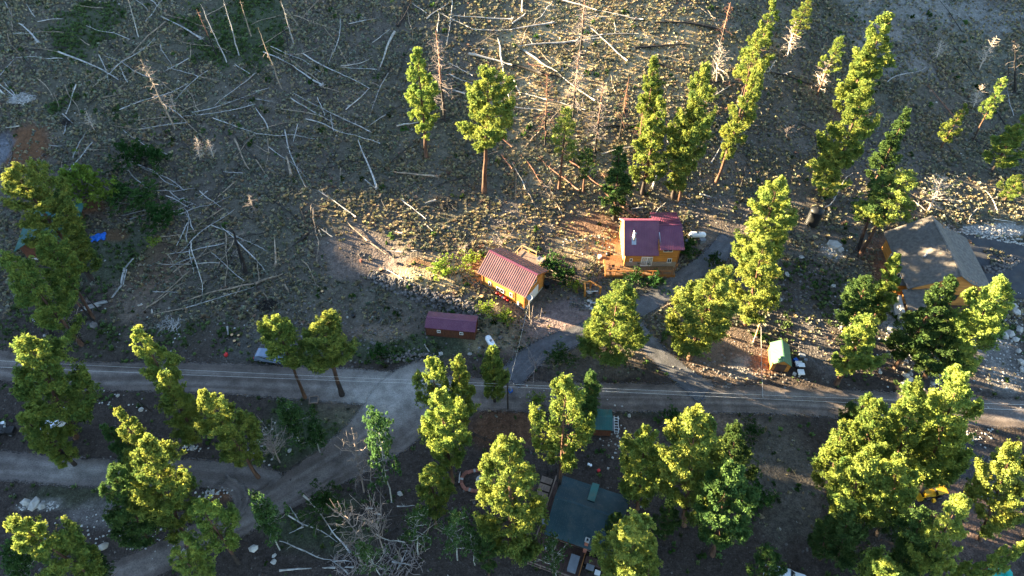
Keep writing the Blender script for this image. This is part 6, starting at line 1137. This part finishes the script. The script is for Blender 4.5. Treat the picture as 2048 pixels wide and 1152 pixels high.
# brick planter with fountain
b = G(955, 962); pl = empty('brick_planter', b, 0, 'oval red brick ring round a small fountain in the lower yard', 'planter'); bm_ = MB().box(-.21, .21, -.14, .14, -.1, .22).mesh('brick', M['brick']); wm = MB().box(-.21, .21, -.14, .14, -.1, .225).mesh('brick', M['whiterock'])
for k in range(46):
    a = 2 * PI * k / 46; x, y = 2.1 * math.cos(a), 1.42 * math.sin(a) * (1.15 if abs(math.cos(a)) > .6 else 1); link('brick', wm if k % 9 == 4 else bm_, pl, Matrix.Translation((x, y, 0)) @ Matrix.Rotation(math.atan2(1.42 * math.cos(a), -2.1 * math.sin(a)) + PI / 2, 4, 'Z'))
fo = empty('stone_fountain', b + Vector((.35, 0, 0)), 0, 'round grey fountain bowl inside the brick ring', 'fountain'); MB().lathe([(0, 0), (.5, 0), (.55, .45), (.5, .5), (.42, .45), (.3, .3), (0, .28)], 16).build('basin', M['concrete'], fo); MB().lathe([(0, .2), (.1, .2), (.08, .8), (.22, .9), (0, .85)], 12).build('column', M['concrete'], fo)
# square frame, arbour, fence, seating
b = G(628, 801); sf = empty('square_planter_frame', b, .1, 'square pale wooden frame on the ground below the roadside pines', 'planter')
for x0, x1, y0, y1 in ((-.55, .55, -.6, -.5), (-.55, .55, .5, .6), (-.62, -.55, -.6, .6), (.55, .62, -.6, .6)): MB().box(x0, x1, y0, y1, -.05, .3).build('side_board', M['greydeck'], sf)
MB().box(-.54, .54, -.49, .49, -.05, .18).build('soil_fill', M['rock'], sf)
b = G(1170, 594); ar = empty('log_arbour', b, 0, 'bright orange peeled-log arbour in the hollow below the deck', 'arbour')
for x, y in ((-.1, .0), (-.1, 1.6), (.9, 1.6), (2.4, .6)): MB().tube([(x, y, -.3), (x, y, 1.7)], .16, 8).build('post', M['orangewood'], ar)
MB().tube([(-.1, -.2, 1.75), (-.1, 1.8, 1.75)], .15, 8).build('beam', M['orangewood'], ar); MB().tube([(-.2, 1.6, 1.78), (.9, 1.7, 1.8), (2.5, .5, 1.72)], .15, 8).build('beam', M['orangewood'], ar); MB().tube([(-.1, -.1, 1.6), (1.0, -.2, 1.62), (1.9, -.1, 1.6)], .09, 8).build('beam', M['silver'], ar)
for i, (u, v, s) in enumerate(((1178, 579, .9), (1179, 586, 1.0))):
    o = link('stepping_stone', WR[i], None, Matrix.Translation(G(u, v) + Vector((0, 0, .15))) @ Matrix.Diagonal((s, s, s * .4, 1))); tag(o, ['upper', 'lower'][i] + ' flat pale stone inside the log arbour', 'stone')
b = G(1180, 610); pg = empty('paved_pad', b, 0, 'small pad of grey square pavers below the log arbour', 'paving')
for i in range(4):
    for j in range(4): MB().box(-.9 + i * .46, -.48 + i * .46, -1 + j * .52, -.52 + j * .52, -.1, .14).build('paver', M['concrete'] if (i + j) % 3 else M['rock'], pg)
def fence(pts, lb, mt, h=1.1):
    P = [G(*p) for p in pts]; r = empty('rail_fence', P[0], 0, lb, 'fence')
    for i, p in enumerate(P): q = p - P[0]; MB().box(q.x - .08, q.x + .08, q.y - .08, q.y + .08, q.z - .3, q.z + h).build('post', mt, r)
    for a, b_ in zip(P, P[1:]):
        for z_ in (.45, .9): MB().tube([a - P[0] + Vector((0, 0, z_)), b_ - P[0] + Vector((0, 0, z_))], .055, 6).build('rail', mt, r)
fence([(935, 866), (948, 872), (970, 882), (994, 890), (1022, 893), (1045, 895)], 'dark rail fence curving above the shaded yard', M['char']); fence([(1068, 952), (1095, 948), (1112, 944)], 'short dark fence left of the tall lit pine foot', M['char'])
# --- vehicles
def wheel(root, x, y, r, w=.2):
    o = MB().lathe([(r * .55, -w / 2), (r * .92, -w / 2), (r, -w * .3), (r, w * .3), (r * .92, w / 2), (r * .55, w / 2)], 16, Matrix.Translation((x, y, r)) @ Matrix.Rotation(PI / 2, 4, 'X')).build('wheel', M['rubber'], root); MB().lathe([(0, -w * .3), (r * .55, -w * .42), (r * .55, w * .42), (0, w * .3)], 12, Matrix.Translation((x, y, r)) @ Matrix.Rotation(PI / 2, 4, 'X')).build('rim', M['silverm'], o)
def car(u, v, rz, mt, lb, L=4.4, W=1.8, Hh=1.6, cat='car', name='parked_car'):
    b = G(u, v); r = empty(name, b, rz, lb, cat); h = L / 2; w = W / 2
    prof = [(-h, .35), (-h, .85), (-h * .95, 1.0), (-h * .86, Hh * .93), (-h * .6, Hh), (h * .12, Hh), (h * .45, 1.02), (h * .92, .9), (h, .7), (h, .35)]
    def shell(pf, w0, w1, zt): 
        m = MB(); n = len(pf); vs = [(x, s * (w1 if z > zt else w0), z) for s in (-1, 1) for x, z in pf]; m.add(vs, [tuple(range(n)), tuple(range(2 * n - 1, n - 1, -1))] + [(i, n + i, n + (i + 1) % n, (i + 1) % n) for i in range(n)]); return m
    m = shell(prof, w, w * .82, 1.1); o = m.build('body', mt, r); bv = o.modifiers.new('bevel', 'BEVEL'); bv.width = .07; bv.segments = 2; bv.limit_method = 'ANGLE'
    for s in (-1, 1): MB().add([(-h * .8, s * (w * .93), 1.06), (h * .3, s * (w * .93), 1.06), (h * .08, s * (w * .845), Hh * .92), (-h * .74, s * (w * .845), Hh * .92)], [(0, 1, 2, 3)]).build('side_window', M['glass'], r)
    MB().add([(h * .44, -w * .8, 1.06), (h * .44, w * .8, 1.06), (h * .15, w * .74, Hh * .97), (h * .15, -w * .74, Hh * .97)], [(0, 1, 2, 3)]).build('windscreen', M['glass'], r).location = (.035, 0, .035)
    MB().add([(-h * .95, -w * .8, 1.04), (-h * .95, w * .8, 1.04), (-h * .87, w * .74, Hh * .9), (-h * .87, -w * .74, Hh * .9)], [(0, 1, 2, 3)]).build('rear_window', M['glass'], r).location = (-.04, 0, .01)
    for x in (-h * .62, h * .62):
        for s in (-1, 1): wheel(r, x, s * (w - .08), .34)
    for s in (-1, 1): MB().box(h - .03, h + .03, s * w * .75 - .16, s * w * .75 + .16, .62, .78).build('headlight', M['tankwhite'], r); MB().box(-h - .03, -h + .02, s * w * .8 - .1, s * w * .8 + .1, .7, .98).build('tail_light', M['red'], r)
    return r
car(543, 718, math.radians(-8), M['carblue'], 'pale blue car parked under the leaning roadside pine'); car(118, 852, math.radians(75), M['carwhite'], 'white vehicle parked under the large left pine', 4.8, 1.9, 1.8); car(1566, 1160, math.radians(-14), M['carwhite'], 'white van cut off by the lower edge', 4.9, 1.9, 1.9)
def buggy(u, v, rz, lb, mt, s=1.0):
    b = G(u, v); r = empty('off_road_buggy', b, rz, lb, 'buggy', None, s)
    for x in (-.85, .85):
        for y in (-.55, .55): wheel(r, x, y, .32, .26)
    MB().box(-1.2, 1.2, -.42, .42, .35, .6).build('chassis', M['black'], r); m = MB(); m.box(.3, 1.25, -.5, .5, .58, .85); m.build('hood', mt, r); m = MB(); m.box(-1.25, -.35, -.55, .55, .62, .7).box(-1.25, -1.2, -.55, .55, .7, .95).box(-1.2, -.35, .5, .55, .7, .95).box(-1.2, -.35, -.55, -.5, .7, .95); m.build('cargo_bed', mt, r)
    MB().box(-.3, .2, -.45, .45, .6, .8).build('seat', M['black'], r)
    for x in (-.35, .3):
        for y in (-.5, .5): MB().tube([(x, y, .6), (x * .8, y * .9, 1.6)], .03, 6).build('roll_bar', M['black'], r)
    MB().box(-.4, .35, -.5, .5, 1.58, 1.64).build('canopy', mt, r); return r
buggy(1597, 741, math.radians(-92), 'white off-road buggy parked beside the small green shed', M['tankwhite'], .9); buggy(14, 866, math.radians(5), 'dark all-terrain buggy at the left edge above the loop track', M['black'], 1.0)
for i, (u, v, w, d, c, lb) in enumerate([(1603, 713, .8, .6, 'greyplastic', 'grey tote behind the white buggy'), (1590, 722, .5, .5, 'tarp', 'blue tub left of the white buggy'), (1588, 750, .3, .45, 'concrete', 'pale block left in front of the buggy'), (1610, 722, .4, .4, 'greyplastic', 'small grey box right of the buggy'), (1597, 752, .5, .2, 'concrete', 'pale plank in front of the buggy'), (8, 852, 1.0, .4, 'white', 'white crate behind the dark buggy'), (1966, 956, .4, .4, 'white', 'small white box by the scrap machinery'), (1177, 931, .25, .25, 'white', 'small white pot near the teal house'), (1181, 933, .25, .25, 'white', 'second white pot right beside the small one'), (1197, 943, .3, .3, 'red', 'orange-red pot behind the dark teal house'), (722, 523, .32, .32, 'brick', 'pinkish-red square pad below the fire ring'), (453, 711, .5, .3, 'red', 'orange can among pale stones above the gravel road'), (1078, 820, .45, .35, 'white', 'white bag beside the sunlit roadside shrub'), (1021, 783, .5, .5, 'tarp', 'blue-white barrel box beside the dark utility pole'), (707, 634, .4, .4, 'black', 'black bucket on the grass above the low stone wall'), (880, 600, .01, .01, 'rock', '')][:15]): boxy('box', u, v, (w, d, .4), M[c], lb, 'box', i * .4)
# yellow machine
b = G(1862, 990); ym = empty('yellow_loader', b, math.radians(5), 'yellow loader with a flat cab roof beside the bright grove', 'loader', None, .74)
for x, y in ((-1.1, -.75), (-1.1, .75), (.9, -.8), (.9, .8)): wheel(ym, x, y, .5 if x < 0 else .62, .35)
MB().box(-1.7, .1, -.45, .45, .6, 1.35).build('engine_hood', M['yellow'], ym); MB().box(-.5, 1.4, -.55, .55, .5, 1.0).build('chassis', M['yellow'], ym)
for x in (.15, 1.35):
    for y in (-.6, .6): MB().box(x - .05, x + .05, y - .05, y + .05, 1.0, 2.2).build('cab_post', M['black'], ym)
MB().box(-.05, 1.65, -.85, .85, 2.2, 2.3).build('cab_roof', M['yellow'], ym); MB().box(.5, .95, -.3, .3, 1.0, 1.35).build('seat', M['black'], ym); MB().box(.1, .14, -.55, .55, 1.05, 2.15).build('windscreen', M['glass'], ym)
for y in (-.55, .55): MB().tube([(.0, y, 1.2), (-1.2, y, 1.0), (-2.2, y, .4)], .09, 6).build('lift_arm', M['yellow'], ym)
m = MB(); m.slab([(-2.9, -.95, .12), (-2.2, -.95, .12), (-2.2, .95, .12), (-2.9, .95, .12)], .08).box(-2.24, -2.16, -.95, .95, .1, .75); m.build('bucket', M['yellow'], ym)
m = MB(); m.box(-.6, -.2, -1.5, -.9, .2, .9); m.build('tool_box', M['yellow'], ym)
b = G(1965, 985); sc_ = empty('scrap_machinery', b, .2, 'grey scrap machine parts lying in the right clearing', 'scrap'); MB().lathe([(0, 0), (.5, 0), (.6, .3), (.4, .6), (0, .65)], 10, Matrix.Rotation(.3, 4, 'X')).build('drum', M['greyplastic'], sc_); MB().tube([(-.4, .5, .3), (.3, .9, .5), (1.3, 1.8, .6)], .1, 6).build('boom', M['greyplastic'], sc_); MB().tube([(.3, .6, .1), (1.4, 1.3, .2)], .14, 6).build('beam', M['darkdeck'], sc_); MB().box(-.9, -.1, -.5, -.2, 0, .25).build('tray', M['greyplastic'], sc_)
b = G(1995, 1158); tv = empty('teal_drum_trailer', b, 0, 'teal-topped trailer cut off by the lower right edge', 'trailer'); MB().box(-1.6, 1.2, -.9, .9, .5, 1.2).build('trailer_box', M['teal'], tv); MB().lathe([(0, 0), (.45, 0), (.42, .25), (0, .3)], 14, Matrix.Translation((.7, .3, 1.21))).build('lid', M['teal'], tv); MB().tube([(-.8, .5, 1.2), (-.8, .6, 2.0)], .06, 6).build('stack', M['ltwood'], tv); wheel(tv, -.8, -.95, .35); wheel(tv, .5, -.95, .35)
# stumps
for i, (u, v, r_, lb) in enumerate([(762, 541, .32, 'fresh cut stump at the left end of the rock wall'), (963, 595, .35, 'pale log round in front of the garage corner'), (465, 672, .25, 'cut stump, upper one above the gravel road'), (470, 684, .25, 'cut stump, lower one above the gravel road'), (478, 673, .22, 'cut stump right of the pair above the road'), (645, 585, .25, 'short stump in the grass right of the brush pile'), (1114, 449, .25, 'tan stump on the lit bank'), (957, 505, .2, 'reddish stump in the sunny grass above the garage')]):
    b = G(u, v); o = empty('tree_stump', b, i, lb, 'stump'); MB().tube([(0, 0, -.2), (0, 0, .35)], [r_ * 1.2, r_], 12).build('bark', M['darkbark'], o); MB().lathe([(0, .365), (r_ * .88, .36), (r_ * .9, .33)], 12).build('cut_face', M['ltwood'], o)
rock_band('wire_ring', 'round wire and stone ring beside the burnt trunks at left', [(64, 636), (72, 632), (80, 634), (78, 643), (68, 644), (64, 636)], .2, 14, .2, .3, WR, 'ring', .05, 14)

place_cover()
